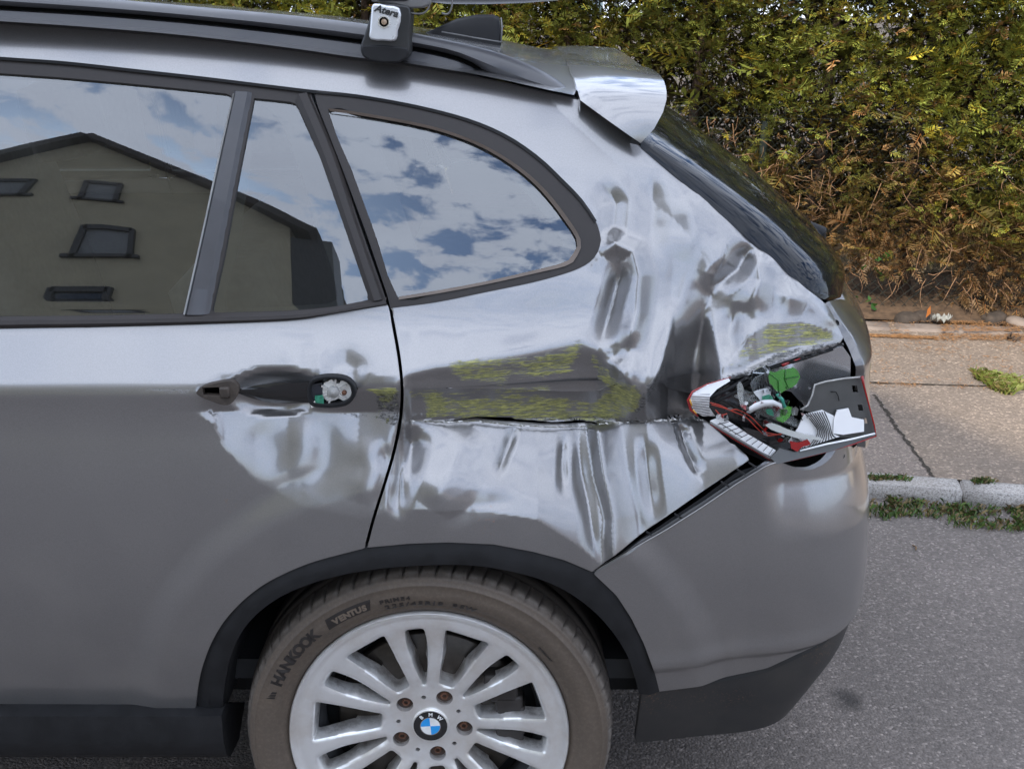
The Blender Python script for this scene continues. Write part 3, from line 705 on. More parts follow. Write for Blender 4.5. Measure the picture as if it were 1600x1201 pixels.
ribbon('quarter_window_seal', [([(623, 467), (680, 458), (760, 443), (840, 425), (888, 413), (902, 398), (908, 376), (890, 344), (854, 298), (813, 261), (760, 228), (700, 204), (640, 189), (560, 175), (514, 169)], .005), ([(624, 463), (680, 454), (760, 439), (838, 421), (883, 409), (896, 395), (902, 377), (884, 347), (849, 302), (810, 266), (758, 233), (699, 209), (639, 194), (560, 180), (516, 174)], .001)], plain('aged rubber seal', (.13, .10, .08), .5), CAR)
def gpoly(px, d):
    c = inv(resample(px, step=10, closed=True)); return shrink(c, -d)
def pane(name, px, mat, off=-.006, step=.02, grow=.006, extra=None, parent=CAR):
    return panel(name, None, mat, parent, step=step, off=off, poly=gpoly(px, grow), flange=0, edge=0, extra=extra)
pane('rear_door_glass', GL1, GLASS); pane('fixed_door_glass', GL2, GLASS); pane('quarter_glass', QG, GLASS)
def border(name, outer, inner, off=-.011):
    o = gpoly(outer, .008); h = inv(resample(inner, step=6, closed=True))
    return panel(name, None, FRIT, CAR, step=.015, off=off, poly=o, flange=0, edge=0, holes=[h])
border('printed_border', QG, spline([(588, 212), (640, 216), (700, 228), (757, 252), (808, 290), (848, 335), (876, 375), (880, 388), (868, 396), (800, 404), (730, 416), (668, 428), (660, 420), (640, 360), (612, 280)], 3, True))
border('printed_border', GL2, spline([(403, 172), (420, 176), (440, 200), (470, 280), (500, 370), (524, 452), (520, 474), (470, 480), (400, 483), (350, 484), (368, 400), (385, 290)], 3, True))
# far windows (seen through the near ones)
for nm, px in (('far_door_glass', GL1), ('far_fixed_glass', GL2), ('far_quarter_glass', QG)):
    o = pane(nm, px, RGLASS)
    flipy(o)
for nm, outer, hl in (('far_window_frame', [('p', TOPTRIM[::-1]), ('p', seamL[(seamL[:, 1] > 146) & (seamL[:, 1] < 472)]), ('p', BELT[::-1])], [inv(resample(GL1, step=25, closed=True)), inv(resample(GL2, step=20, closed=True))]),
                  ('far_quarter_frame', [('p', QWIN), ('p', [(495, 160), (606, 462)])], [inv(QG)])):
    o = panel(nm, outer, TRIM, CAR, step=.03, off=.001, holes=hl, flange=.015)
    flipy(o)
# front windows
for s in (0, 1):
    fw = panel('front_door_glass', [('s', [(-1.7, 1.08), (-.9, 1.08), (-.88, 1.45), (-1.45, 1.44)])], GLASS, CAR, step=.05, off=-.006, flange=0)
    fr = panel('front_window_frame', [('s', [(-1.98, 1.03), (-.86, 1.066), (-.845, 1.478), (-1.5, 1.47)])], TRIM, CAR, step=.04, holes=[np.array([(-1.72, 1.085), (-.9, 1.085), (-.882, 1.45), (-1.44, 1.44)])])
    if s:
        for o in (fw, fr): flipy(o)

# roof
ZT = [(-1500, -75), (-600, -48), (-200, -24), (0, -12), (250, 6), (480, 26), (560, 36), (680, 52), (780, 68), (878, 89)]
zt = np.array([at(u, v, .9) for u, v in ZT]); zc = inv(spline(RAILB, 4)); zcx = P(zc[:, 0], zc[:, 1])
def roofz(x, t):
    a = np.interp(x, zcx[:, 0], zcx[:, 2]); b = np.interp(x, zt[:, 0], zt[:, 2]); return a+.006+(b-a-.006)*(1-(1-t)**2.4)
rf = MB(); xs = np.linspace(-2.0, .245, 60)
def roofx(x, t): return x+.0*t
rows = []
for t in np.linspace(0, 2, 41):
    tt = t if t <= 1 else 2-t
    rows.append([(x+(.05*math.sin(tt*math.pi/2) if i == len(xs)-1 else 0), .245+.655*t, float(roofz(x, tt))) for i, x in enumerate(xs)])
rf.grid(rows); rf.build('roof', PAINT, CAR)
noscrape(bpy.data.objects['roof'])
def loftpx(name, rows, mat, n=70, sharp=35, sm=4, parent=CAR):
    mb = MB(); R = []
    for pts, y in rows:
        p = resample(spline(pts, sm) if len(pts) > 2 else pts, n=n); yy = np.interp(np.linspace(0, 1, n), np.linspace(0, 1, len(y)), y) if isinstance(y, (list, tuple)) else np.full(n, y)
        R.append([at(p[i][0], p[i][1], yy[i]) for i in range(n)])
    mb.grid(R); return mb.build(name, mat, parent, sharp=sharp)
GAPL = [(-600, -8), (-300, -4), (-100, 6), (0, 12), (150, 21), (306, 34), (450, 50), (564, 65), (640, 75), (700, 87), (735, 100), (765, 118)]
def sh(pts, d): return [(u, v+d) for u, v in pts]
GAPX = GAPL+[(850, 139), (903, 152.5)]
rp = resample(spline(RAILB, 4), n=24); rq = inv(rp); YR = P(rq[:, 0], rq[:, 1])[:, 1]
yr = lambda k: [float(v) for v in YR+k]
loftpx('roof_rail_base', [(sh(RAILB, 2), yr(.004)), (RAILB, yr(-.003)), (sh(GAPX, 5), yr(.010)), (sh(GAPX, 2), yr(.04))], RAILM)
loftpx('roof_rail_groove', [(sh(GAPL, 6), yr(.03)), (sh(GAPL, -5), yr(.045))], GAP)
BART = [(-600, -40), (-300, -34), (-100, -22), (0, -14), (150, -2), (306, 12), (450, 25), (564, 38), (640, 52), (740, 73), (800, 91), (850, 113), (885, 136), (903, 154)]
BARB = [(-600, -11), (-300, -7), (-100, 3), (0, 9.5), (150, 18.5), (306, 31.5), (450, 47.5), (564, 62.5), (640, 72.5), (700, 84), (740, 99), (775, 121), (850, 143), (903, 156)]
mid = lambda a, b, k: [tuple(np.array(p)*(1-k)+np.array(q)*k) for p, q in zip(resample(spline(a, 3), n=30), resample(spline(b, 3), n=30))]
loftpx('roof_rail_bar', [(BARB, yr(.036)), (sh(BARB, -1), yr(.012)), (mid(BARB, BART, .35), yr(.006)), (mid(BARB, BART, .7), yr(.014)), (BART, yr(.032)), (sh(BART, -1.5), yr(.06)), (sh(BART, 12), yr(.068))], RAILM, sharp=60)
ant = MB()   # shark-fin aerial on the roof centre line
finp = [(664, 52), (690, 40), (715, 29), (745, 23), (770, 23), (780, 27), (783, 45), (782, 66)]
y0 = .86; fo = [at(u, v, y0) for u, v in finp]; base = [np.array([p[0], p[1], float(np.interp(p[0], zt[:, 0], zt[:, 2]))-.01]) for p in fo]
rws = []
for k, w in enumerate((.035, .022, .008, 0, -.008, -.022, -.035)):
    f = 1-abs(w)/.035; rws.append([b*(1-f**.5)+p*(f**.5)+np.array([0, w, 0]) for p, b in zip(fo, base)])
ant.grid(rws); ant.build('roof_aerial', plain('gloss black aerial', (.008, .008, .009), .5, spec=.2), CAR)
ant2 = MB(); ant2.tube([at(783, 28, y0-.01), at(784.5, 45, y0-.02), at(783, 66, y0-.03)], .0016); ant2.tube([at(783, 66, y0-.04), at(740, 59, y0-.05), at(690, 50, y0-.05)], .0014); ant2.build('aerial_seal', GREYPL, bpy.data.objects['roof_aerial'])

# tailgate: spoiler, glass, lower panel
def curve3(pts, n=26):
    w = np.array([at(*p) if len(p) == 3 else p for p in pts]); return resample(spline(w, 6), n=n)
sp = MB()
FA = curve3([(907, 157, .229), (902, 140, .27), (896, 120, .36), (886, 96, .62), (881, 89.5, .9)])
TRB = curve3([(1001, 224, .198), (1026, 196, .196), (1040, 163, .215), (1041, 140, .27), (1034, 121, .36), (1018, 108, .60), (1003, 103.5, .9)])
def blend(t, h, side):
    r = []
    for a, b, i in zip(FA, TRB, range(26)):
        s = i/25; p = a*(1-t)+b*t
        p = p+np.array([0, -side*(1-sstep(.25, .75, s))*math.sin(math.pi*t)*.012, h*math.sin(math.pi*t)*sstep(.1, .5, s)]); r.append(p)
    return r
rows = [blend(t, .004, 1) for t in np.linspace(0, 1, 14)]
LIP = [p+np.array([-.004, .012*(1-sstep(.2, .6, i/25)), -.014*sstep(.15, .5, i/25)-.004]) for i, p in enumerate(TRB)]
UND = [p+np.array([-.13*sstep(.1, .5, i/25)-.02, .05*(1-sstep(.2, .6, i/25)), -.03*sstep(.15, .5, i/25)-.004]) for i, p in enumerate(TRB)]
front = [p+np.array([.0, .01*(1-i/25), -.02]) for i, p in enumerate(FA)]
rows = [front]+rows+[LIP, UND]
mir = lambda R: [[np.array([p[0], 1.8-p[1], p[2]]) for p in r] for r in R]
sp.grid(rows); sp.grid(mir(rows)); spo = sp.build('roof_spoiler', PAINT, CAR, sharp=50); noscrape(spo)
qg = lambda z: float(qcen(z))
RG = [(1002, 231), (1050, 272), (1095, 310), (1150, 357), (1200, 400), (1235, 431), (1262, 450), (1290, 462), (1312, 463)]
e0 = inv(RG); 
zb = e0[-1][1]; print('rear glass', e0.round(3).tolist())
def glass_bulge(q, z, uv):
    d, t, s_ = pl_dist(uv[:, 0], uv[:, 1], RG); return -.017*np.sin(np.pi*np.clip(d/95, 0, 1))**1.0*(d < 95)
rg = panel('tailgate_glass', [('p', RG), ('s', [(e0[-1][0]+.05, zb+.004), (e0[-1][0]+.12, zb), (qg(zb-.02), zb-.02), (qg(1.37), 1.37), (e0[0][0]+.1, 1.372)])], None, CAR, step=.014, off=.004, mirror=True, edge=.002, flange=.01, extra=glass_bulge)
rg.data.materials.append(plain('dark tinted rear glass', (.010, .012, .016), .04, var=.3, spec=.30))
rs_ = MB(); 
tg = panel('tailgate', [('p', [(1296, 470), (1310, 466), (1322, 468)]), ('s', [(e0[-1][0]+.06, zb-.010), (e0[-1][0]+.12, zb-.012), (qg(zb-.03), zb-.03), (qg(.815), .815), (1.0, .815), (inv([(1349, 566)])[0][0]+.03, .83)]), ('p', [(1349, 566), (1335, 530), (1312, 498)])], PAINT, CAR, step=.012, mirror=True, attr=True)
# wiper arm on the rear glass
wp = MB()
A, B_ = at(1192, 312, .80), at(1272, 366, .72)
wp.tube([A, at(1225, 330, .78), B_], [.006, .009, .013], n=8)
wp.tube([at(1262, 352, .70), at(1282, 362, .70), at(1280, 378, .72), at(1262, 380, .76)], [.010, .014, .014, .010], n=10)
wp.build('rear_wiper', BLACKPL, CAR, sharp=40)
# ------------------------------------------------------------------ ground
gz = .045
KA = atz(1357, 756, .05); KB = atz(1600, 775, .05)          # near top edge of the kerb stone
kd = KB-KA; kd /= np.linalg.norm(kd); kn = np.array([-kd[1], kd[0], 0.])  # kn points away from the road
print('kerb', KA, KB, math.degrees(math.atan2(kd[1], kd[0])))
def kp(s, t, z=0.0): r = KA+kd*s+kn*t; return np.array([r[0], r[1], z])
def asphalt(name, base, var, warm, aggr=160, lightdots=.35):
    m, n, L, b = newmat(name); tc = n.new('ShaderNodeTexCoord').outputs['Object']
    v = n.new('ShaderNodeTexVoronoi'); v.inputs['Scale'].default_value = aggr; L.new(tc, v.inputs[0])
    sp = n.new('ShaderNodeSeparateColor'); L.new(v.outputs['Color'], sp.inputs[0])
    big = noisef(n, L, 1.3, 6, .6, tc); med = noisef(n, L, 30, 5, .7, tc)
    c0 = ramp(n, L, big, [(.3, tuple(x*(1-var) for x in base)), (.7, tuple(min(1, x*(1+var)) for x in warm))])
    st = ramp(n, L, sp.outputs[0], [(.0, .60), (.55, .92), (.8, 1.15), (.93, 1.6), (1.0, 2.3)])
    c1 = mixc(n, L, .85, c0, st, 'MULTIPLY')
    c2 = mixc(n, L, ramp(n, L, med, [(.35, .0), (.7, .5)]), c1, c0)
    if name == 'road asphalt':
        mp = n.new('ShaderNodeMapping'); mp.inputs['Location'].default_value = (-STAIN[0]*16, -STAIN[1]*11, 0); mp.inputs['Scale'].default_value = (16, 11, 1); L.new(tc, mp.inputs[0])
        ln = n.new('ShaderNodeVectorMath'); ln.operation = 'LENGTH'; L.new(mp.outputs[0], ln.inputs[0])
        k_ = ramp(n, L, mth(n, L, 'ADD', ln.outputs['Value'], mth(n, L, 'MULTIPLY', noisef(n, L, 22, 4, .6, tc), .7)), [(.75, .62), (1.0, .45)] if False else [(.6, .85), (1.15, 0.0)])
        c2 = mixc(n, L, k_, c2, (.03, .026, .024))
    L.new(c2, b.inputs['Base Color']); b.inputs['Roughness'].default_value = .82
    h = mth(n, L, 'SUBTRACT', med, mth(n, L, 'MULTIPLY', v.outputs[0], 1.2)); bump(n, L, b, h, .6, .004); return m
STAIN = atz(1325, 1092, 0)
ROAD = asphalt('road asphalt', (.155, .133, .118), .14, (.165, .140, .124))
PAVE = asphalt('pavement asphalt', (.235, .185, .145), .10, (.25, .19, .14), 130)
def slab(name, pts, z, mat, kind='structure'):
    o = mesh(name, [(p[0], p[1], z) for p in pts], [tuple(range(len(pts)))], mat, None, False, kind); return o
slab('road', [kp(-60, .004), kp(60, .004), kp(60, -60), kp(-60, -60)], 0, ROAD)
PW = 3.62-KA[1]
far = mesh('ground', [(-70, -70, -.06), (70, -70, -.06), (70, 70, -.06), (-70, 70, -.06)], [(0, 1, 2, 3)], plain('earth', (.09, .065, .045), .9, var=.3, vs=3), None, False, 'structure')
# pavement surface: two lifts of asphalt with a joint between them, strip of slabs at the wall
WALLA = atz(1357, 503, gz); WALLB = atz(1600, 512, gz)
wd = WALLB-WALLA; wd /= np.linalg.norm(wd); print('wall', WALLA, WALLB)
def wpnt(s, t, z=0.0):
    n_ = np.array([wd[1], -wd[0], 0]); r = WALLA+wd*s+n_*t; return np.array([r[0], r[1], z])     # t towards the road
pv = [kp(-14, .11), kp(14, .11), wpnt(14, -.02), wpnt(-14, -.02)]
slab('pavement', pv, gz, PAVE)
# kerb stones, one by one
def granite():
    m, n, L, b = newmat('granite kerb'); tc = n.new('ShaderNodeTexCoord').outputs['Object']
    c = ramp(n, L, noisef(n, L, 170, 4, .75, tc), [(.35, (.14, .125, .115)), (.5, (.44, .41, .38)), (.65, (.62, .58, .54))])
    c = mixc(n, L, ramp(n, L, noisef(n, L, 4, 5, .6, tc), [(.4, 0.0), (.75, .5)]), c, (.18, .15, .12)); L.new(c, b.inputs['Base Color']); b.inputs['Roughness'].default_value = .85
    bump(n, L, b, noisef(n, L, 90, 5, .7, tc), .5, .004); return m
GRAN = granite()
def stone_block(name, c, d, ang, mat, seed, bev=.012, rough=.003):
    bm = bmesh.new(); bmesh.ops.create_cube(bm, size=1); bmesh.ops.scale(bm, vec=d, verts=bm.verts)
    bmesh.ops.bevel(bm, geom=bm.edges[:], offset=bev, segments=2, affect='EDGES')
    bmesh.ops.subdivide_edges(bm, edges=[e for e in bm.edges if e.calc_length() > .05], cuts=5, use_grid_fill=True)
    for v in bm.verts: v.co += Vector(mnoise.noise_vector(v.co*9+Vector((seed*3.1, 0, 0))))*rough
    bmesh.ops.rotate(bm, cent=(0, 0, 0), matrix=Matrix.Rotation(ang, 3, 'Z'), verts=bm.verts)
    me = bpy.data.meshes.new(name); bm.to_mesh(me); bm.free(); o = link(name, me, mat); o.location = c; return o
ka = math.atan2(kd[1], kd[0])
kerbs = [(-3.7, ''), (-2.7, ''), (-1.7, ''), (-.7, ''), (.3, ''), (1.3, '')]
kl = {-.7: 'granite kerb stone that starts behind the car bumper', .3: 'granite kerb stone at the right, with grass along its foot', 1.3: 'granite kerb stone just past the right edge of the picture'}
for s, _ in kerbs:
    c = kp(s+.495, .055, -.035)
    o = stone_block('kerb_stone', tuple(c), (.995, .11, .17), ka, GRAN, s, .006, .002)
    tag(o, kl.get(s, 'granite kerb stone hidden behind the car'), 'kerb stone', 'stones of the kerb')
# joint, patch edge and diagonal crack in the pavement
CRK = plain('crack filled with dirt', (.045, .035, .026), .95, var=.5, vs=60)
def crack(name, uvs, w, zz, mat, jit=.006, seg=60, kind='structure'):
    p = resample(np.array([atz(u, v, gz) for u, v in uvs]), n=seg); r = np.random.default_rng(len(uvs)*7+seg)
    t = np.gradient(p, axis=0); t /= np.linalg.norm(t, axis=1)[:, None]; nn = np.stack([-t[:, 1], t[:, 0], 0*t[:, 0]], 1)
    o_ = (r.random(seg)-.5)*jit; ww = w*(.35+.9*r.random(seg)); mb = MB()
    mb.grid([[(*(p[i]+nn[i]*(o_[i]+ww[i]/2))[:2], zz) for i in range(seg)], [(*(p[i]+nn[i]*(o_[i]-ww[i]/2))[:2], zz) for i in range(seg)]]); return mb.build(name, mat, None, kind=kind)
crack('pavement_joint', [(1350, 598), (1440, 601), (1540, 604), (1640, 612)], .014, gz+.004, CRK)
crack('pavement_crack', [(1366, 618), (1385, 645), (1402, 672), (1425, 700), (1440, 722), (1458, 748)], .016, gz+.0044, CRK, .010)
PAT = asphalt('newer pavement asphalt', (.215, .172, .145), .10, (.225, .18, .145), 150)
pp = [atz(u, v, gz) for u, v in [(1352, 605), (1372, 618), (1408, 672), (1462, 752), (1350, 752), (1200, 740), (1200, 600)]]
slab('pavement_patch', pp[::-1], gz+.0022, PAT)
# edging slabs at the wall foot
SLABM = plain('worn concrete', (.24, .19, .155), .85, var=.2, vs=18, bmp=.4, bs=120)
wa = math.atan2(wd[1], wd[0])
SLN = {0: 'concrete edging slab ending at the needle-filled gap', 1: 'concrete edging slab right of the needle-filled gap'}
for i in range(-3, 4):
    c = wpnt(-.20+i*.60, .075, gz-.018)
    o = stone_block('edging_slab', tuple(c), (.575, .13, .055), wa+.012*i, SLABM, i+20, .006, .002)
    tag(o, SLN.get(i, 'concrete edging slab out of view along the wall foot'), 'edging slab', 'slabs along the wall foot')
# earth bed, stones and low wall behind the fence
bed = MB(); nx, ny = 160, 26; rows = []
for j in range(ny):
    t = -.02-j*.05; row = []
    for i in range(nx):
        p = wpnt(-7+i*.09, t); h = gz+.01+.05*min(1, j/3)+.05*(fbm(np.array(p[0]*6.), np.array(p[1]*6.))-.5)*min(1, j/2); row.append((p[0], p[1], float(h)))
    rows.append(row)
bed.grid(rows); bed.build('earth_bed', plain('dry earth with needles', (.10, .062, .036), .95, var=.45, vs=30, bmp=.8, bs=90), kind='structure')
wall = MB(); c = wpnt(0, -.95, .30); R_ = np.array([[math.cos(wa), -math.sin(wa), 0], [math.sin(wa), math.cos(wa), 0], [0, 0, 1]])
wall.box(c, (16, .14, .62), R_); wo = wall.build('garden_wall', plain('sandy rendered wall', (.62, .50, .34), .9, var=.22, vs=6, bmp=.4, bs=60), None, False, bevel=.01)
tag(wo, 'low sandy rendered wall showing through the wire fence under the hedge', 'wall')
STN = plain('dull garden stones', (.060, .045, .034), .9, var=.45, vs=25, bmp=.6, bs=70)
stn = [(1444, 486, .055, 'dark mossy stone lying at the fence foot nearest the car'), (1492, 470, .07, 'brown rounded stone behind the white rag under the hedge'), (1523, 480, .045, 'small pale stone in the middle of the hedge foot'), (1556, 488, .06, 'flat grey stone lying left of the pale brick piece'), (1592, 494, .05, 'pale broken brick piece at the right edge of the picture'), (1418, 488, .05, 'green-grey boulder half covered by ivy beside the fence')]
for i, (u, v, r, lb) in enumerate(stn):
    bm = bmesh.new(); bmesh.ops.create_icosphere(bm, subdivisions=3, radius=r)
    for w_ in bm.verts: w_.co = Vector((w_.co.x*1.25, w_.co.y, w_.co.z*.62))*(1+.35*mnoise.noise(w_.co*14+Vector((i*5.3, 0, 0))))
    me = bpy.data.meshes.new('garden_stone'); bm.to_mesh(me); bm.free(); o = link('garden_stone', me, STN if i != 4 else SLABM)
    p = atz(u, v, gz+.05); o.location = (p[0], p[1], gz+.018); o.rotation_euler = (0, 0, i*1.3); tag(o, lb, 'stone', 'stones under the hedge')
# wire mesh fence
WIRE = plain('dark green coated wire', (.02, .028, .022), .5, var=.4)
fn = MB(); H = .95; cell = .052
f0 = wpnt(0, -.10); def_n = np.array([wd[1], -wd[0], 0])
def fz(s, z, o_=0): p = wpnt(s, -.15+o_); return (p[0], p[1], z)
L0, L1 = -3.0, 4.4
ds = H
k = L0-H
pts_all = []
while k < L1:
    for sgn in (1, -1):
        pts = []; m = 0; nst = int(H/(cell/2))
        for m in range(nst+1):
            z = gz+.03+m*cell/2*1.05; s = (k if sgn > 0 else k+nst*cell/2)+sgn*m*cell/2
            if L0 <= s <= L1: pts.append(fz(s+.004*math.sin(m*1.7+k*9), z, .002*sgn*(1 if m % 2 else -1)))
        if len(pts) > 2: pts_all.append(pts)
    k += cell
for pts in pts_all: fn.tube(pts, .0014, n=3, cap=False)
fen = empty('wire_fence', tuple(wpnt(0, -.10, gz)), 'dark green chain-link fence between pavement and hedge', 'fence')
def par(o, p): o.parent = p; o.matrix_parent_inverse = Matrix.Translation(-Vector(p.location)); return o
par(fn.build('wire_mesh', WIRE), fen)
for s in (-2.4, -.55, 2.0, 4.2):
    pb = MB(); pb.tube([fz(s, gz-.02, .02), fz(s+.004, .98, .015)], .019, n=12); par(pb.build('fence_post', WIRE, sharp=40), fen)
tw = MB(); tw.tube([fz(L0, .99), fz(L1, .99)], .002, n=4); par(tw.build('tension_wire', WIRE), fen)

# ------------------------------------------------------------------ hedge
def hedge_mat():
    m, n, L, b = newmat('conifer sprigs'); a = n.new('ShaderNodeAttribute'); a.attribute_name = 'tint'
    L.new(a.outputs['Color'], b.inputs['Base Color']); b.inputs['Roughness'].default_value = .5; b.inputs['Specular IOR Level'].default_value = .35
    b.inputs['Sheen Weight'].default_value = .0
    return m
HM = hedge_mat()
def sprigs(pos, direc, up, size, col, needles=13, seed=1):
    """flat conifer sprays: a twig with needles on both sides; all arrays are per spray"""
    r = np.random.default_rng(seed); N = len(pos)
    d = direc/np.linalg.norm(direc, axis=1)[:, None]; s_ = np.cross(d, up); s_ /= np.linalg.norm(s_, axis=1)[:, None]+1e-9; w = np.cross(s_, d)
    bend = (r.random(N)-.5)*.9; Vs, Fs, Cs = [], [], []; base = 0
    for k in range(needles):
        t = (k+.5)/needles; side = 1 if k % 2 else -1
        nl = size*(.42-.26*t)*(.8+.4*r.random(N)); ang = np.radians(50-16*t)+(r.random(N)-.5)*.45
        c = pos+d*(size*t)[:, None]+w*(bend*size*t*t*.5)[:, None]
        nd = d*np.cos(ang)[:, None]+s_*(side*np.sin(ang))[:, None]+w*((r.random(N)-.35)*.55)[:, None]
        wd_ = np.cross(nd, w+.4*(r.random((N, 3))-.5)); wd_ /= np.linalg.norm(wd_, axis=1)[:, None]+1e-9; hw = (nl*.13)[:, None]
        A = c; B = c+nd*(nl*.55)[:, None]+wd_*hw; E_ = c+nd*nl[:, None]; D_ = c+nd*(nl*.5)[:, None]-wd_*hw
        Vs.append(np.stack([A, B, E_, D_], 1)); Cs.append(np.repeat((col*(.75+.5*r.random(N))[:, None])[:, None, :], 4, 1))
    e = pos+d*size[:, None]+w*(bend*size*.5)[:, None]
    tw_ = s_*(size*.016)[:, None]
    Vs.append(np.stack([pos+tw_, e, e+.0005, pos-tw_], 1)); Cs.append(np.repeat((col*np.array([1.5, 1.0, .7]))[:, None, :], 4, 1))
    V = np.stack(Vs, 1).reshape(-1, 3); Cc = np.stack(Cs, 1).reshape(-1, 3); return V, Cc
def quadmesh(name, V, Cc, mat):
    me = bpy.data.meshes.new(name); nv = len(V); nf = nv//4
    me.vertices.add(nv); me.vertices.foreach_set('co', V.astype(np.float32).ravel()); me.loops.add(nv); me.loops.foreach_set('vertex_index', np.arange(nv, dtype=np.int32))
    me.polygons.add(nf); me.polygons.foreach_set('loop_start', np.arange(0, nv, 4, dtype=np.int32)); me.polygons.foreach_set('loop_total', np.full(nf, 4, np.int32))
    me.update(calc_edges=True); ca = me.color_attributes.new('tint', 'FLOAT_COLOR', 'POINT'); cc = np.ones((nv, 4), np.float32); cc[:, :3] = Cc; ca.data.foreach_set('color', cc.ravel())
    return link(name, me, mat, smooth=False)
HED = empty('conifer_hedge', tuple(wpnt(0, -.35, gz)), 'tall clipped conifer hedge, green above and dry brown towards the fence', 'hedge')
def hface(s, z):
    """distance of the hedge face in front of the fence line"""
    b = .15*(fbm(s*1.1+40, z*1.1, 3)-.5)*2+.11*(fbm(s*4+11, z*4+3, 2)-.5)*2
    return -.06+b+.10*sstep(.35, .9, z)+.04*sstep(1.0, 1.8, z)
S0, S1, ZT_ = -6.4, 4.3, 2.5
def layer(N, depth, zlo, sz, seed, brown, bright):
    r = np.random.default_rng(seed); s = S0+(S1-S0)*r.random(N); z = zlo+(ZT_-zlo)*r.random(N)
    k = (r.random(N) < 1.0); t = hface(s, z)-depth*r.random(N)
    dens = fbm(s*3.3+3, z*3.3+8, 3); k &= (s > -.6) | (z > 1.2) | (r.random(N) < .3); k &= r.random(N) < np.clip(.35+(dens-.3)*2.6, .2, 1)
    s, z, t = s[k], z[k], t[k]; N = len(s)
    n_ = np.array([wd[1], -wd[0], 0]); pos = WALLA+s[:, None]*wd+t[:, None]*n_; pos[:, 2] = z
    dr = n_*(.75+.5*r.random(N))[:, None]+wd*((r.random(N)-.5)*2.2)[:, None]+np.array([0, 0, 1.])*((r.random(N)-.30)*1.3)[:, None]
    up = np.array([0, 0, 1.])+(r.random((N, 3))-.5)*1.5
    # brown die-back near the foot, patchy above it
    bz = np.clip(1.0-(z-.42)/.72, 0, 1)+(fbm(s*1.9, z*1.9, 3)-.5)*1.3+(r.random(N)-.5)*.7+brown
    pb = sstep(.35, 1.05, bz)
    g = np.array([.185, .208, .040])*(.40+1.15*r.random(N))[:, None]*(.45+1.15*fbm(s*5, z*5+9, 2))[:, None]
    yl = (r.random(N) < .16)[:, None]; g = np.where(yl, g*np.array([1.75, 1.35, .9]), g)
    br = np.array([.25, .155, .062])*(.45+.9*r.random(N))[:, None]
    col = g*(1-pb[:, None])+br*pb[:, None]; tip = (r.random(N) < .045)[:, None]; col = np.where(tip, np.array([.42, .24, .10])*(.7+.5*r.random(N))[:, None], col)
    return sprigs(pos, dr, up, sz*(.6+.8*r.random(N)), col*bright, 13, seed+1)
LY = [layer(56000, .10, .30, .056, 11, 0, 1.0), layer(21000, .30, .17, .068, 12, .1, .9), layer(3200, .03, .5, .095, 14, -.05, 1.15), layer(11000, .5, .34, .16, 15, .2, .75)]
r = np.random.default_rng(91); N = 5200; s_ = -.1+3.6*r.random(N); z_ = .08+.50*r.random(N); n_ = np.array([wd[1], -wd[0], 0]); kk = fbm(s_*2.6+5, z_*2.5, 3) > (.62-.28*sstep(.25, .6, s_)-.25*sstep(.2, .45, z_)); s_, z_ = s_[kk], z_[kk]; N = len(s_)
pos = WALLA+s_[:, None]*wd-(.10+.22*r.random(N))[:, None]*n_; pos[:, 2] = z_
LY.append(sprigs(pos, n_*.6+(r.random((N, 3))-.5)*1.5+np.array([0, 0, -.35]), r.random((N, 3))-.5, .05+.05*r.random(N), np.array([.20, .12, .052])*(.35+.9*r.random(N))[:, None], 11, 92))
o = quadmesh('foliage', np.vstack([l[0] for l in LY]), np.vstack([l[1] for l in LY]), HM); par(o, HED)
# loose dry twigs hanging at the foot
r = np.random.default_rng(5); tb = MB()
for i in range(1000):
    s = -1.2+4.0*r.random(); z = .20+.80*r.random()**1.2; t = hface(np.array(s), np.array(z+.1))*1.0-.20+.18*r.random()
    p = np.array(wpnt(s, float(t), z)); q = [p]; d = np.array([(r.random()-.5)*1.4, -.35+.5*(r.random()-.6), -.55+.9*(r.random()-.35)]); ln = .04+.13*r.random()
    for j in range(4): d = d+(r.random(3)-.5)*.8; q.append(q[-1]+d/np.linalg.norm(d)*ln/4)
    tb.tube(q, [.0026, .0022, .0018, .0012, .0007], n=3, cap=False)
par(tb.build('dry_twigs', plain('dry twigs', (.30, .17, .09), .7, var=.4, vs=40)), HED)
# trunks and main branches inside
tk = np.random.default_rng(9)
for i in range(18):
    s = -6.1+i*.58+.12*(tk.random()-.5); b = MB(); q = [np.array(wpnt(s, -.36, gz-.02))]
    for j in range(9): q.append(q[-1]+np.array([(tk.random()-.5)*.06, (tk.random()-.5)*.05, .25]))
    b.tube(q, np.linspace(.035, .010, 10), n=8)
    for j in range(2, 9):
        for m in range(3):
            a = q[j]; dd = np.array([(tk.random()-.5)*1.6, -.9 if m else .5, .5*tk.random()]); b.tube([a, a+dd*.14, a+dd*.24+np.array([0, 0, .05])], [.008, .005, .003], n=4, cap=False)
    par(b.build('trunk', plain('conifer bark', (.07, .045, .032), .9, var=.3) if i == 0 else bpy.data.materials['conifer bark']), HED)
# dark heart of the hedge: twiggy sheet behind the sprays, open enough to let sky specks through
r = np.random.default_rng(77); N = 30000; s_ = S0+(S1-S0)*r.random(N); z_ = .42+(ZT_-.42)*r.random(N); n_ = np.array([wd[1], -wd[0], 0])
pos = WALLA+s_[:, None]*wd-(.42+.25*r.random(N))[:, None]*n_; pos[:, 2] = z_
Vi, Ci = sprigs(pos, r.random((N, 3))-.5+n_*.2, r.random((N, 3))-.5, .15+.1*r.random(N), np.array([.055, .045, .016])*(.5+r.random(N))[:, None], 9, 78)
par(quadmesh('inner_foliage', Vi, Ci, HM), HED)
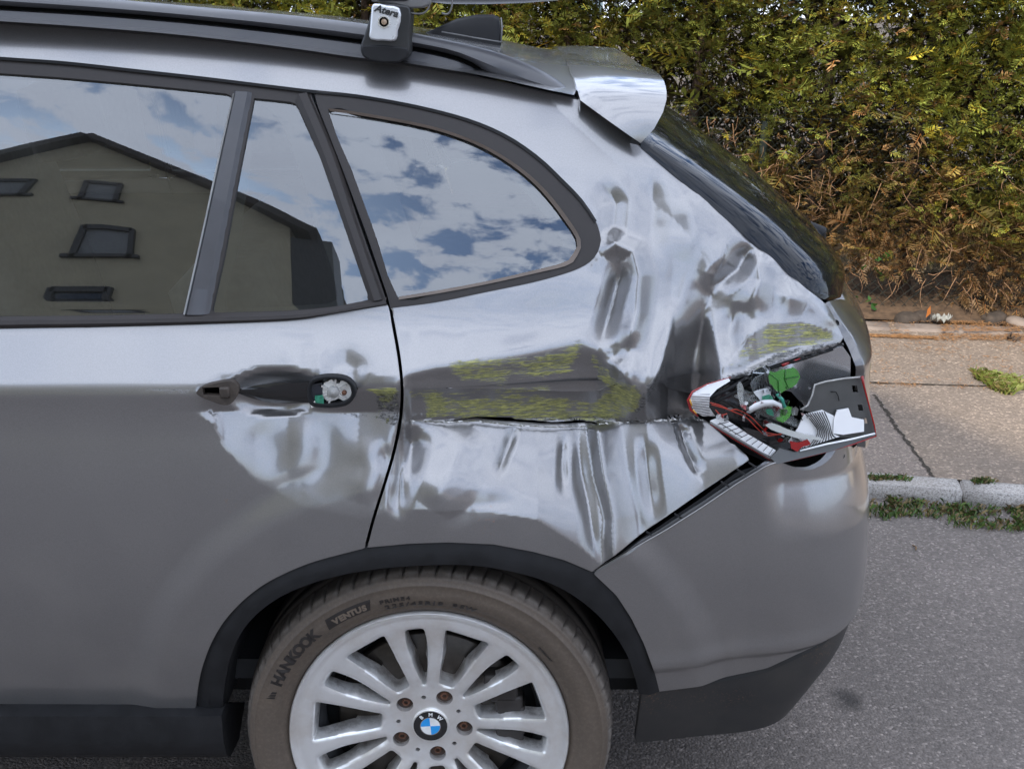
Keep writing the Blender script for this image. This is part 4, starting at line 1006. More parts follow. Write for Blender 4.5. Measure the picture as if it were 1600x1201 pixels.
# ivy leaves, needle litter, grass
r = np.random.default_rng(21)
def leafpatch(name, cs, col, mat_name, label, cat, size):
    V = []; 
    for c, n_, spread in cs:
        for i in range(n_):
            p = np.array(c)+(r.random(3)-.5)*np.array(spread); a = r.random()*6.28; tl = (r.random(3)-.5)*1.2; s = size*(.6+.8*r.random())
            x = np.array([math.cos(a), math.sin(a)*.5, tl[0]]); y = np.array([-math.sin(a), math.cos(a)*.5, .6+tl[1]]); V += [p-x*s*.5, p-y*s*.2, p+x*s*.5, p+y*s*.6]
    V = np.array(V); C_ = np.repeat(np.array(col)*(.6+.8*r.random(len(V)//4))[:, None], 4, 0); o = quadmesh(name, V, C_, HM); return tag(o, label, cat)
leafpatch('ivy', [(fz(-.02, .12, .05), 9, (.12, .05, .06)), (fz(.02, .30, .03), 7, (.14, .05, .1)), (fz(.55, .42, .05), 4, (.1, .05, .08))], (.04, .12, .02), '', 'bright green ivy leaves growing through the wire fence', 'ivy', .035)
nb = MB(); r = np.random.default_rng(8)
def needle(p, ln, wdt=.0016):
    a = r.random()*math.pi; d = np.array([math.cos(a), math.sin(a), 0])*ln/2; n_ = np.array([-d[1], d[0], 0])/ln*2*wdt; c_ = np.array([0, 0, .004*r.random()])
    nb.add([p-d+n_*.3, p+n_+c_, p+d, p-n_+c_], [(0, 1, 2, 3)])
for i in range(5200):
    u = 1340+290*r.random(); m = r.random()
    v = 521+4*r.random()+.035*(u-1340) if (m < .30 and u < 1465) else (505+26*r.random()**1.2 if m < .72 else (600+.04*(u-1400)+4*(r.random()-.5) if m < .735 else 520+85*r.random()**2.6))
    if 1350 < u < 1458 and 506 < v < 520 and r.random() < .8: continue
    if m >= .30 and fbm(np.array(u/26.), np.array(v/9.), 3) < .48: continue
    p = atz(u, v, gz+.006); needle(p+np.array([0, 0, .012 if v < 521 else 0]), .012+.028*r.random())
tag(nb.build('needle_litter', plain('fallen dry needles', (.34, .17, .065), .8, var=.45, vs=50), smooth=False), 'orange dry needles swept along the slabs at the wall foot', 'litter', kind='stuff')
def grass(name, spots, label, kind, cols, hh=.035, seed=4, cat='grass'):
    r = np.random.default_rng(seed); V = []; Cc = []
    for p in spots:
        for k in range(5):
            a = r.random()*6.28; h = hh*(.4+r.random()); ln = np.array([math.cos(a), math.sin(a), 0]); sd_ = np.array([-ln[1], ln[0], 0])*.0022; o_ = p+(r.random(3)-.5)*np.array([.03, .03, 0]); lean = h*(.3+.9*r.random())
            V += [o_-sd_, o_+sd_, o_+ln*lean*.5+sd_*.8+np.array([0, 0, h*.75]), o_+ln*lean+np.array([0, 0, h*.8])]; c = np.array(cols[r.integers(len(cols))])*(.7+.6*r.random()); Cc += [c]*4
    o = quadmesh(name, np.array(V), np.array(Cc), HM); return tag(o, label, cat, kind=kind)
r = np.random.default_rng(14); sp1 = []
for i in range(3600):
    s = -2+5*r.random(); w_ = .08+.14*fbm(np.array(s*3.+50), np.array(.5), 3); t = -w_*r.random()**.9
    if fbm(np.array(s*7.), np.array(t*12+4.), 3) > .46: sp1.append(kp(s, t-.002, .002))
GC = [(.07, .13, .025), (.10, .15, .03), (.05, .09, .02), (.22, .16, .07), (.16, .11, .05)]
grass('kerb_grass', sp1, 'strip of short grass and weeds growing in the gutter below the kerb', 'stuff', GC, .02)
c0 = atz(1562, 601, gz); sp2 = []
for i in range(420):
    a = r.random()*6.28; d = math.sqrt(r.random())*(1+.35*math.sin(3*a+1)); sp2.append(c0+np.array([math.cos(a)*.062*d, math.sin(a)*.10*d-.25*math.cos(a)*.06*d*1.6, 0]))
grass('grass_tuft', sp2, 'single tuft of grass growing out of the pavement joint', None, [(.13, .17, .03), (.17, .19, .04), (.20, .16, .06)], .032, 6)
sp3 = [atz(1360+60*r.random()**1.5, 748+3*r.random(), gz) for i in range(90)]+[atz(1526+24*r.random(), 752+4*r.random(), gz) for i in range(60)]
grass('weeds', sp3, 'sparse weeds in the joint between kerb and pavement', 'stuff', GC, .016, 7, 'weeds')
# little things lying about
sm = MB(); p = atz(1525, 815, .006); sm.tube([p+np.array([-.011, .003, 0]), p+np.array([.012, -.002, .001])], .0042, n=8); tag(sm.build('cigarette_end', plain('white paper', (.8, .78, .72), .8)), 'small white cigarette end lying in the gutter grass', 'cigarette end')
sm = MB()
for k in range(7):
    p = atz(1578+8*r.random(), 524+5*r.random(), gz+.012); sm.tube([p, p+(r.random(3)-.5)*.05, p+(r.random(3)-.5)*.06], [.004, .006, .002], n=5)
tag(sm.build('dead_twig', plain('dead twig', (.07, .045, .03), .9)), 'short dark dead twig lying on the slabs at right', 'twig')
def rag(name, u, v, sx, sy, mat, lb, cat, z):
    mb = MB(); p = atz(u, v, z); rows = []
    for i in range(8):
        rows.append([(p[0]+(j/9-.5)*sx, p[1]+(i/7-.5)*sy, z+.012*math.sin(i*1.7+j*.9)+.010*math.sin(j*2.3)) for j in range(10)])
    mb.grid(rows); o = mb.build(name, mat); md = o.modifiers.new('thick', 'SOLIDIFY'); md.thickness = .002; return tag(o, lb, cat)
rag('rag', 1471, 497, .085, .05, plain('dirty pale cloth', (.30, .30, .27), .9, var=.3, vs=60), 'crumpled pale grey rag lying under the hedge behind the slabs', 'rag', gz+.045)
lf = MB(); p = atz(1451, 487, gz+.07); lf.add([p+np.array(q) for q in [(-.01, 0, -.03), (.012, .004, -.01), (.006, 0, .03), (-.008, -.004, .012)]], [(0, 1, 2, 3)])
tag(lf.build('fallen_leaf', plain('orange leaf', (.50, .16, .03), .6)), 'orange fallen leaf propped against the dark stone', 'leaf')
lf = MB()
for u, v, l in ((1427, 855, .02), (1555, 822, .05), (1590, 840, .05)):
    pass
p = atz(1426, 851, .004); lf.tube([p, p+np.array([.004, -.02, .003]), p+np.array([-.002, -.034, .001])], .002, n=5); tag(lf.build('dry_stalk', plain('dry stalk', (.22, .13, .06), .8)), 'short brown stalk lying on the road in front of the gutter', 'stalk')
st_ = MB(); c = atz(1325, 1090, .0); a = np.linspace(0, 6.283, 40, endpoint=False)
# ------------------------------------------------------------------ houses across the street (behind the camera, seen as reflections)
def refl(u, v, D):
    s = inv([(u, v)])[0]; p = P(*s, -.006); e = 1e-3; n_ = np.cross(P(s[0]+e, s[1])-P(s[0]-e, s[1]), P(s[0], s[1]+e)-P(s[0], s[1]-e)); n_ /= np.linalg.norm(n_)
    if n_[1] > 0: n_ = -n_
    d = p-CAMP; d /= np.linalg.norm(d); r = d-2*np.dot(d, n_)*n_; k = (D-p[1])/r[1]; return p+r*k
REND = plain('olive grey render', (.46, .41, .28), .9, var=.1, vs=2, bmp=.3, bs=40); TILE = plain('dark roof tiles', (.05, .042, .04), .8, var=.3, vs=8); FRM = plain('dark window frame', (.03, .03, .03), .5)
PANE = plain('house window glass', (.02, .025, .03), .05, coat=1, var=.2); SHUT = plain('grey roller shutter', (.20, .21, .21), .6)
def house(name, D, dep, rx, rz, xl, zl, xr, zr, wins, lab, mat):
    h = empty(name, (rx, D, 0), lab, 'house'); I = Matrix.Translation(-Vector(h.location))
    def put(mb, nm, m, parent=None, **k):
        o = mb.build(nm, m, None, False, **k); o.parent = parent or h
        if parent is None: o.matrix_parent_inverse = I
        else: o.matrix_parent_inverse = parent.matrix_world.inverted() if False else Matrix.Identity(4)
        return o
    w = MB(); f = [(xl, 0), (xr, 0), (xr, zr), (rx, rz), (xl, zl)]
    w.add([(x, D, z) for x, z in f]+[(x, D-dep, z) for x, z in f], [(0, 1, 2, 3, 4), (9, 8, 7, 6, 5)]+[(i, (i+1) % 5, (i+1) % 5+5, i+5) for i in range(5)]); put(w, 'wall', mat)
    rf_ = MB()
    for (xa, za), (xb, zb_) in (((rx, rz), (xr, zr)), ((rx, rz), (xl, zl))):
        d = np.array([xb-xa, zb_-za]); d /= np.hypot(*d); n_ = np.array([-d[1], d[0]]); n_ = n_ if n_[1] > 0 else -n_
        A = np.array([xa, za])-d*.12+n_*.03; B = np.array([xb, zb_])+d*.45+n_*.03; A2 = A+n_*.22; B2 = B+n_*.22
        q = [A, B, B2, A2]; rf_.add([(p[0], D+.35, p[1]) for p in q]+[(p[0], D-dep-.35, p[1]) for p in q], [(0, 1, 2, 3), (7, 6, 5, 4), (0, 4, 5, 1), (1, 5, 6, 2), (2, 6, 7, 3), (3, 7, 4, 0)])
    put(rf_, 'roof', TILE)
    for x0, x1, z0, z1, sh_ in wins:
        fr = MB(); t = .09
        for c, d in (((x0, (z0+z1)/2), (t, z1-z0+t)), ((x1, (z0+z1)/2), (t, z1-z0+t)), (((x0+x1)/2, z0), (x1-x0+.3, t)), (((x0+x1)/2, z1), (x1-x0, t*1.6))):
            fr.box((c[0], D+.04, c[1]), (d[0], .1, d[1]))
        fo_ = put(fr, 'window', FRM); pn = MB(); pn.box(((x0+x1)/2, D+.015, (z0+z1)/2), (x1-x0, .03, z1-z0)); o = pn.build('pane', SHUT if sh_ else PANE, None, False); o.parent = fo_
    return h
DH = -11
def R2(u, v): p = refl(u, v, DH); return p[0], p[2]
rx, rz = R2(140, 222); xr, zr = R2(452, 356); xl, zl = R2(0, 255)
k = (zl-rz)/(xl-rx); xl2 = xl-4.2; zl2 = zl-4.2*k
def wn(u0, v0, u1, v1, s=0):
    a = R2(u0, v0); b = R2(u1, v1); c = R2(u0, v1); d = R2(u1, v0); return ((a[0]+c[0])/2, (b[0]+d[0])/2, min(b[1], c[1]), (a[1]+d[1])/2, s)
_a = R2(80, 455); _b = R2(170, 455)
W_ = [wn(122, 360, 205, 402, 1), (_a[0], _b[0], _b[1]-1.5, _b[1], 0), wn(130, 288, 185, 312, 1), wn(-50, 284, 42, 306, 1)]
W_ += [(-5.4, -4.2, 2.0, 3.6, 0), (-9.6, -8.2, 4.6, 6.0, 0), (-9.6, -8.2, 1.6, 3.2, 0)]
print('house', rx, rz, xr, zr, xl2, zl2, W_)
house('gabled_house', DH, 9, rx, rz, xl2, max(zl2, 5), xr, zr, W_, 'tall olive-grey gabled house across the street, mirrored in the rear door window', REND)
cx_, cz_ = R2(436, 360); c2, _ = R2(420, 470)
cm = MB(); cm.box(((xr+.35), DH-.6, 4.6), (.7, 1.2, 9.0)); o = cm.build('balcony_tower', FRM, None, False, bevel=.02); tag(o, 'dark narrow balcony tower standing against the gabled house', 'balcony tower')
ch = MB(); p = R2(120, 222); q = R2(122, 205); ch.box((rx-.45, DH-1.2, rz+.15), (.55, .6, 1.1)); ch.box((rx-.45, DH-1.2, rz+.75), (.7, .75, .12)); o = ch.build('chimney_stack', REND, None, False); o.parent = bpy.data.objects['gabled_house']; o.matrix_parent_inverse = Matrix.Translation(-Vector((rx, DH, 0)))
house('pink_house', -19, 8, 15, 8.2, 10, 5.5, 20, 5.5, [(11.5, 13, 1, 2.5, 0), (14.5, 16, 1, 2.5, 0), (17.5, 18.8, 1, 2.5, 0), (12, 13.4, 3.6, 5, 0), (16.5, 17.9, 3.6, 5, 0)], 'low pinkish-beige house down the street on the right, mirrored in the bumper', plain('pinkish render', (.48, .38, .33), .9, var=.08, vs=2))
# ------------------------------------------------------------------ rear wheel
WC = np.array([-.002, .0, .333])
WH = empty('wheel', (0, 0, 0), '', ''); del WH['label']; del WH['category']; WH.parent = CAR
def tyre_mat():
    m, n, L, b = newmat('dusty tyre rubber'); tc = n.new('ShaderNodeTexCoord').outputs['Object']
    a = n.new('ShaderNodeAttribute'); a.attribute_name = 'dirt'; sc = n.new('ShaderNodeSeparateColor'); L.new(a.outputs['Color'], sc.inputs[0])
    f = mth(n, L, 'MULTIPLY', sc.outputs[0], ramp(n, L, noisef(n, L, 9, 6, .65, tc), [(.25, .55), (.7, 1.0)]))
    c = mixc(n, L, f, (.035, .032, .030), (.106, .079, .057)); fine = noisef(n, L, 160, 5, .7, tc)
    c = mixc(n, L, mth(n, L, 'MULTIPLY', ramp(n, L, fine, [(.45, 0.0), (.7, .5)]), f), c, (.16, .125, .095))
    wr = mth(n, L, 'MULTIPLY', sc.outputs[1], ramp(n, L, noisef(n, L, 60, 5, .7, tc), [(.35, .2), (.6, 1.0)])); c = mixc(n, L, mth(n, L, 'MULTIPLY', wr, .7), c, (.21, .185, .16))
    L.new(c, b.inputs['Base Color']); b.inputs['Roughness'].default_value = .62; bump(n, L, b, fine, .25, .001); return m
TM = tyre_mat()
prof_t = [(.236, .062), (.240, .044), (.247, .037), (.252, .0335), (.256, .0335), (.262, .029), (.274, .0245), (.290, .0225), (.303, .0250), (.3045, .0240), (.3065, .0255), (.3135, .0305), (.3155, .0300), (.319, .036), (.3235, .043), (.327, .052), (.3295, .064), (.331, .078), (.3315, .080), (.3275, .082), (.3275, .089), (.3318, .091), (.3325, .11), (.3325, .125), (.328, .127), (.328, .135), (.3325, .137), (.3325, .17), (.331, .22), (.325, .245), (.30, .258), (.25, .25), (.236, .235)]
prof_t = [(float(np.interp(a_, [.236, .256, .3325], [.2425, .2615, .3265])), b_) for a_, b_ in prof_t]
RS = 1.027
na = 1080; ang = np.linspace(0, 2*math.pi, na, endpoint=False); V = []; dirt = []
for k, (r_, y) in enumerate(prof_t):
    rr_ = np.full(na, r_); yy = np.full(na, y)
    if .313 <= r_ and .036 <= y <= .078:       # shoulder sipes: slanting cuts across the edge of the tread
        ph = (ang*72/(2*math.pi)+(y-.04)*7+.10*np.sin(ang*5)) % 1; cut = np.exp(-((ph-.5)/.055)**2); cut *= sstep(.034, .046, y)
        rr_ = rr_-.008*cut; yy = yy+.005*cut
    V.append(np.stack([WC[0]+rr_*np.cos(ang), WC[1]+yy, WC[2]+rr_*np.sin(ang)], 1))
    d_ = 1.0 if y < .032 or r_ < .309 else (.75 if y < .045 else .35); wr = np.exp(-((y-.043)/.007)**2) if r_ > .309 else 0
    dirt.append(np.stack([np.full(na, d_), np.full(na, wr), np.zeros(na), np.ones(na)], 1))
nr = len(prof_t); F = [(i*na+k, i*na+(k+1) % na, (i+1)*na+(k+1) % na, (i+1)*na+k) for i in range(nr-1) for k in range(na)]
ty = mesh('tyre', np.vstack(V), F, TM, WH); bm = bmesh.new(); bm.from_mesh(ty.data); bmesh.ops.recalc_face_normals(bm, faces=bm.faces); bm.to_mesh(ty.data); bm.free()
ty.data.color_attributes.new('dirt', 'FLOAT_COLOR', 'POINT').data.foreach_set('color', np.vstack(dirt).ravel())
# raised lettering on the sidewall, every character set on its arc
def text_mesh(s, size, bold=0.0, ext=.0006, shear=0, res=3):
    cu = bpy.data.curves.new('t', 'FONT'); cu.body = s; cu.size = size; cu.extrude = ext; cu.offset = bold; cu.shear = shear; cu.resolution_u = res; cu.align_x = 'CENTER'
    o = bpy.data.objects.new('t', cu); C.objects.link(o); dg = bpy.context.evaluated_depsgraph_get(); me = bpy.data.meshes.new_from_object(o.evaluated_get(dg)); bpy.data.objects.remove(o)
    V = np.array([v.co[:] for v in me.vertices]).reshape(-1, 3); F = [tuple(p.vertices) for p in me.polygons]; bpy.data.meshes.remove(me); return V, F
def side_y(r_): return np.interp(r_, [p[0] for p in prof_t[:17]], [p[1] for p in prof_t[:17]])
def arc_text(s, r0, a_mid, size, bold, sx=1.0, shear=0, gap=1.0):
    """characters upright towards the rim of the wheel, centred on angle a_mid (degrees)"""
    vs = []; x = 0; adv = {' ': .32, 'I': .30, 'i': .26, 't': .38, 'M': .82, 'W': .9, 'm': .8, '/': .4, '1': .45}
    for c_ in s:
        w = adv.get(c_, .62)*size*sx*gap; vs.append((c_, x+w/2)); x += w
    mb = MB()
    for c_, xc in vs:
        if c_ == ' ': continue
        V, F = text_mesh(c_, size, bold, .0004, shear)
        if not len(V): continue
        a = math.radians(a_mid)-(xc-x/2)/r0; px = V[:, 0]*sx; py = V[:, 1]
        rr_ = r0+py; th = a-px/r0; mb.add(np.stack([WC[0]+rr_*np.cos(th), WC[1]+side_y(rr_)-.0008-V[:, 2]*1.2, WC[2]+rr_*np.sin(th)], 1), F)
    return mb
LET = plain('darker raised rubber', (.022, .018, .016), .45, var=.25, vs=40)
t1 = arc_text('HANKOOK', .2745, 143.5, .0265, .0013, 1.02, .05, 1.06); 
for k in range(3): # little flame-like emblem before the name
    a = math.radians(159.6+k*1.1); mb = t1; q = [(.2775, a+.004), (.287+.003*k, a+.013), (.285, a-.004), (.277, a-.010)]; mb.add([(WC[0]+r_*math.cos(b_), side_y(r_)-.001, WC[2]+r_*math.sin(b_)) for r_, b_ in q], [(0, 1, 2, 3)])
t1.build('raised_brand_name', LET, ty, False)
b1 = MB(); rows = [[(WC[0]+r_*math.cos(t), side_y(r_)-.0006, WC[2]+r_*math.sin(t)) for t in np.radians(np.linspace(125.5+s_, 108.5+s_, 20))] for r_, s_ in ((.273, 1.2), (.281, 0.6), (.289, 0), (.2935, -.3))]; b1.grid(rows); b1.build('name_band', LET, ty, False)
arc_text('VENTUS', .2765, 117, .0150, .0009, 1.05, .1, 1.1).build('raised_type_name', plain('light worn rubber', (.15, .115, .085), .6), ty, False)
arc_text('PRIME4', .279, 100.3, .0105, .0003, 1.3, 0, 1.1).build('raised_model_name', LET, ty, False)
arc_text('225/45R18  95W', .2640, 88.5, .0140, .0004, 1.25, .1, 1.1).build('raised_size_mark', LET, ty, False)
arc_text('TUBELESS', .262, 40, .006, .0001, 1.2).build('raised_small_print', LET, ty, False)

# alloy rim: one face with openings cut through it
def arcpts(r0, a0, a1, n=8): return [(r0*math.cos(math.radians(a)), r0*math.sin(math.radians(a))) for a in np.linspace(a0, a1, n)]
def rounded(poly, k=.22, n=4):
    out = []; N = len(poly); P_ = np.array(poly, float)
    for i in range(N):
        a, b, c = P_[i-1], P_[i], P_[(i+1) % N]; la = np.hypot(*(a-b)); lc = np.hypot(*(c-b)); d = min(k, la*.45, lc*.45)
        p0 = b+(a-b)/la*d; p1 = b+(c-b)/lc*d
        for t in np.linspace(0, 1, n): out.append((1-t)**2*p0+2*t*(1-t)*b+t*t*p1)
    return np.array(out)
NP = 7; OFF = 96; HS = 9.6
holes = []
def sw(r_): return np.interp(r_, [.08, .12, .17, .205], [.0104, .0116, .0142, .0180])   # half width of a spoke
for i in range(NP):
    c = OFF+i*360/NP
    # narrow opening inside the pair, its sides pinched at mid length
    R_in, R_out = .081, .2035; L_ = []
    for r_ in np.linspace(R_in, R_out, 7):
        L_.append((r_, HS-math.degrees(sw(r_)/r_)+(1.6*math.sin((r_-R_in)/(R_out-R_in)*math.pi))))
    pl = [(r_*math.cos(math.radians(c+a)), r_*math.sin(math.radians(c+a))) for r_, a in L_]+[(r_*math.cos(math.radians(c-a)), r_*math.sin(math.radians(c-a))) for r_, a in L_[::-1]]
    holes.append(rounded(pl, .006, 4))
    c2 = c+180/NP; HW = 180/NP-HS; R_in = .085; L_ = []
    for r_ in np.linspace(R_in, .2035, 7): L_.append((r_, max(HW-math.degrees(sw(r_)/r_)-.6*math.sin((r_-R_in)/(.2035-R_in)*math.pi), 1.2)))
    pl = [(r_*math.cos(math.radians(c2+a)), r_*math.sin(math.radians(c2+a))) for r_, a in L_]+[(r_*math.cos(math.radians(c2-a)), r_*math.sin(math.radians(c2-a))) for r_, a in L_[::-1]]
    holes.append(rounded(pl, .006, 4))
bolts = [(.0595*math.cos(math.radians(-7+72*i)), .0595*math.sin(math.radians(-7+72*i))) for i in range(5)]
small = [(.0560*math.cos(math.radians(29+72*i)), .0560*math.sin(math.radians(29+72*i))) for i in range(5)]
circ = lambda c, r_, n=20: np.array([(c[0]+r_*math.cos(t), c[1]+r_*math.sin(t)) for t in np.linspace(0, 2*math.pi, n, endpoint=False)])
bh = [circ(b, .0145, 24) for b in bolts]; shh = [circ(b, .0040, 12) for b in small]
allh = holes+bh+shh
o2 = circ((0, 0), .2215, 220); E_ = [(i, (i+1) % 220) for i in range(220)]; pts = [o2]; n_ = 220; ed = list(E_)
for h in allh: pts.append(h); ed += [(n_+i, n_+(i+1) % len(h)) for i in range(len(h))]; n_ += len(h)
inn = []
for h in holes:
    cc = h.mean(0); g = h+(h-cc)/np.linalg.norm(h-cc, axis=1)[:, None]*.0028; inn.append(g)
for h in bh: cc = h.mean(0); inn.append(cc+(h-cc)*1.12)
g = np.arange(-.22, .221, .005); X, Y = np.meshgrid(g, g); q = np.stack([X.ravel(), Y.ravel()], 1); q = q[np.hypot(*q.T) < .217]
q = np.vstack([q]); m = np.ones(len(q), bool)
for h in allh:
    m &= ~inpoly(q[:, 0], q[:, 1], h); d, _, _ = pl_dist(q[:, 0], q[:, 1], np.vstack([h, h[:1]])); m &= d > .0040
q = np.vstack([q[m]]+inn); A = np.vstack(pts+[q])
v, e, f, *_ = delaunay_2d_cdt([Vector((float(a), float(b))) for a, b in A], ed, [], 0, 1e-6)
V2 = np.array([(p.x, p.y) for p in v]); F = np.array([t for t in f if len(t) == 3]); c = V2[F].mean(1); ok = np.hypot(*c.T) < .222
for h in allh: ok &= ~inpoly(c[:, 0], c[:, 1], h)
F = F[ok]; rr_ = np.hypot(*V2.T)
FY = lambda r_: np.interp(r_, [0, .045, .075, .10, .16, .205, .212, .2215], [.074, .074, .072, .066, .056, .046, .044, .0435])
dh = np.full(len(V2), 9.); 
for h in holes: d, _, _ = pl_dist(V2[:, 0], V2[:, 1], np.vstack([h, h[:1]])); dh = np.minimum(dh, d)
Yf = FY(rr_)+.0022*(1-sstep(0, .0032, dh))
grime_shade = np.clip(1-dh/.007, 0, 1)*.2
be = boundary_edges(F); bi = sorted({i for e in be for i in e}); idx = {b: k for k, b in enumerate(bi)}
W0 = np.stack([WC[0]+V2[:, 0], WC[1]+Yf, WC[2]+V2[:, 1]], 1)
allc = [h.mean(0) for h in holes]; rings = [W0]; FF = [tuple(t) for t in F]; prev = {b: b for b in bi}; G = [grime_shade]
hole_of = {}
for b in bi:
    for j, h in enumerate(allh):
        if np.min(np.hypot(*(h-V2[b]).T)) < 1e-4: hole_of[b] = j; break
for dy, sh_ in ((.004, .0014), (.013, .0048), (.034, .0062)):
    base = sum(len(r_) for r_ in rings); new = []; gg = []
    for b in bi:
        p = V2[b].copy(); j = hole_of.get(b, -1)
        if 0 <= j < len(holes):
            cc = allc[j]; d = cc-p; rad_ = p/np.hypot(*p); d2 = d/np.hypot(*d); p = p+d2*sh_; y = Yf[b]+dy+.012*(rr_[b] < .13)*dy/.034
        elif j >= len(holes): y = Yf[b]+dy*.75
        else: p = p*(1+.0); y = Yf[b]+dy*.1
        new.append((WC[0]+p[0], WC[1]+y, WC[2]+p[1])); gg.append(.1+.5*(dy > .01))  # deeper wall rings get extra darkening: painted shade on top of real dirt
    rings.append(np.array(new)); G.append(np.array(gg))
    cur = {b: base+k for k, b in enumerate(bi)}
    FF += [(prev[a], cur[a], cur[b], prev[b]) for a, b in be]; prev = cur
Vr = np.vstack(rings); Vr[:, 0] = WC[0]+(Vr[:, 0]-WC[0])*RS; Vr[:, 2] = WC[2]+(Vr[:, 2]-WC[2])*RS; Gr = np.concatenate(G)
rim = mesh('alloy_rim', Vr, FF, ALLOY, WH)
def set_grime_shade(o, g):
    g = np.asarray(g, float); c4 = np.zeros((len(o.data.vertices), 4)); c4[:, 3] = 1; c4[:, 0] = g; o.data.color_attributes.new('grime_shade', 'FLOAT_COLOR', 'POINT').data.foreach_set('color', c4.ravel())
bm = bmesh.new(); bm.from_mesh(rim.data); bmesh.ops.recalc_face_normals(bm, faces=bm.faces); bm.to_mesh(rim.data); bm.free(); rim.data.set_sharp_from_angle(angle=rad(38)); set_grime_shade(rim, Gr)
lip = MB(); lip.lathe([(a_*RS, b_) for a_, b_ in [(.2205, .0437), (.226, .0432), (.231, .0405), (.2345, .0355), (.2375, .0345), (.2395, .037), (.2395, .046), (.233, .055), (.225, .07), (.215, .10), (.212, .20), (.236, .235)]], WC, 160); o = lip.build('rim_flange', ALLOY, rim, sharp=60); set_grime_shade(o, np.zeros(len(o.data.vertices)))
bc = MB(); bc.lathe([(.2118, .088), (.19, .1), (.205, .20)], WC, 90); bc.build('rim_barrel', INNER, rim)
for b in bolts:
    cupb = MB(); cupb.lathe([(.0145*RS, 0), (.0138, .020), (.0001, .0205)], (WC[0]+b[0]*RS, WC[1]+.080, WC[2]+b[1]*RS), 20); o = cupb.build('bolt_pocket', ALLOY, rim); set_grime_shade(o, np.full(len(o.data.vertices), .8))
RUST = plain('rusty wheel bolt', (.16, .075, .045), .65, metal=.3, var=.5, vs=90)
for b in bolts:
    mb = MB(); c = (WC[0]+b[0], WC[1], WC[2]+b[1]); mb.lathe([(.0118, .099), (.0112, .090)], c, 6); mb.lathe([(.0085, .091), (.0080, .082), (.0060, .080), (.0045, .080), (.0045, .086), (.0001, .086)], c, 6); mb.build('wheel_bolt', RUST, WH, True, sharp=30)
bk = MB(); bk.lathe([(.079, .105), (.165, .105), (.168, .108), (.168, .128), (.08, .128)], WC, 80); bk.build('brake_disc', plain('worn brake disc', (.05, .042, .035), .4, metal=.6, var=.4, vs=30), WH)
bk = MB(); bk.lathe([(.001, .085), (.072, .085), (.079, .09), (.079, .11)], WC, 60); bk.build('wheel_hub', plain('rusty hub', (.06, .038, .028), .8, var=.4), WH)
bk = MB(); bk.lathe([(.05, .135), (.208, .135), (.209, .15)], WC, 60); bk.build('splash_plate', GAP, WH)
cal = MB()
for a in np.linspace(-12, 34, 6): cal.box((WC[0]+.145*math.cos(math.radians(a)), .105, WC[2]+.145*math.sin(math.radians(a))), (.05, .06, .035))
cal.build('brake_caliper', plain('cast caliper', (.035, .03, .027), .5, metal=.2, var=.2), WH, bevel=.006)
# centre cap with its round badge
cpm = MB(); cpm.lathe([(.0335, .0745), (.0335, .0700), (.0320, .0688), (.0300, .0692)], WC, 64); cap_ = cpm.build('centre_cap', ALLOY, WH); set_grime_shade(cap_, np.zeros(len(cap_.data.vertices)))
YB = .0690
def disc(r_, y, n=64): return [(WC[0]+r_*math.cos(t), y, WC[2]+r_*math.sin(t)) for t in np.linspace(0, 2*math.pi, n, endpoint=False)]
def ringm(r0, r1, y, nm, mat):
    mb = MB(); mb.grid([disc(r0, y), disc(r1, y)], True); return mb.build(nm, mat, cap_)
BB = plain('badge black', (.012, .012, .013), .15, coat=.6); BWt = plain('badge white', (.78, .78, .76), .2, coat=.6); BBl = plain('badge blue', (.02, .30, .72), .2, coat=.6, var=.05)
ringm(.0180, .0302, YB, 'badge_ring', BB); ringm(.0172, .0184, YB-.0005, 'badge_inner_ring', CHROME)
for k in range(4):
    mb = MB(); n = 14; t = np.radians(np.linspace(k*90+4, k*90+94, n)); vv = [(WC[0], YB-.0001, WC[2])]+[(WC[0]+.0175*math.cos(a), YB-.0001, WC[2]+.0175*math.sin(a)) for a in t]; mb.add(vv, [tuple(range(n+1))]); mb.build('badge_field', BBl if k in (1, 3) else BWt, cap_, False)
mb = MB()
for c_, a in (('B', 130), ('M', 88), ('W', 45)):
    V, F = text_mesh(c_, .0098, .0003, .0002); V[:, 0] -= 0; a = math.radians(a); x = V[:, 0]; r_ = .0208+V[:, 1]
    mb.add(np.stack([WC[0]+r_*math.cos(a)+x*math.sin(a), YB-.0008-V[:, 2], WC[2]+r_*math.sin(a)-x*math.cos(a)], 1), F)
mb.build('badge_letters', BWt, cap_, False)
# axle and underside so that daylight under the car looks right
ax = MB(); ax.tube([(0, .13, .33), (0, 1.67, .33)], .05, n=12); ax.build('rear_axle', INNER, CAR)
un = MB(); un.box((-.65, .9, .30), (2.5, 1.25, .05)); un.build('underbody', GAP, CAR, False)
fwh = MB(); fwh.lathe([(p[0], -p[1]) for p in prof_t], (WC[0], 1.8, WC[2]), 90); fwh.lathe([(.001, -.09), (.21, -.06), (.236, -.06)], (WC[0], 1.8, WC[2]), 60); fwh.build('far_wheel', INNER, CAR)
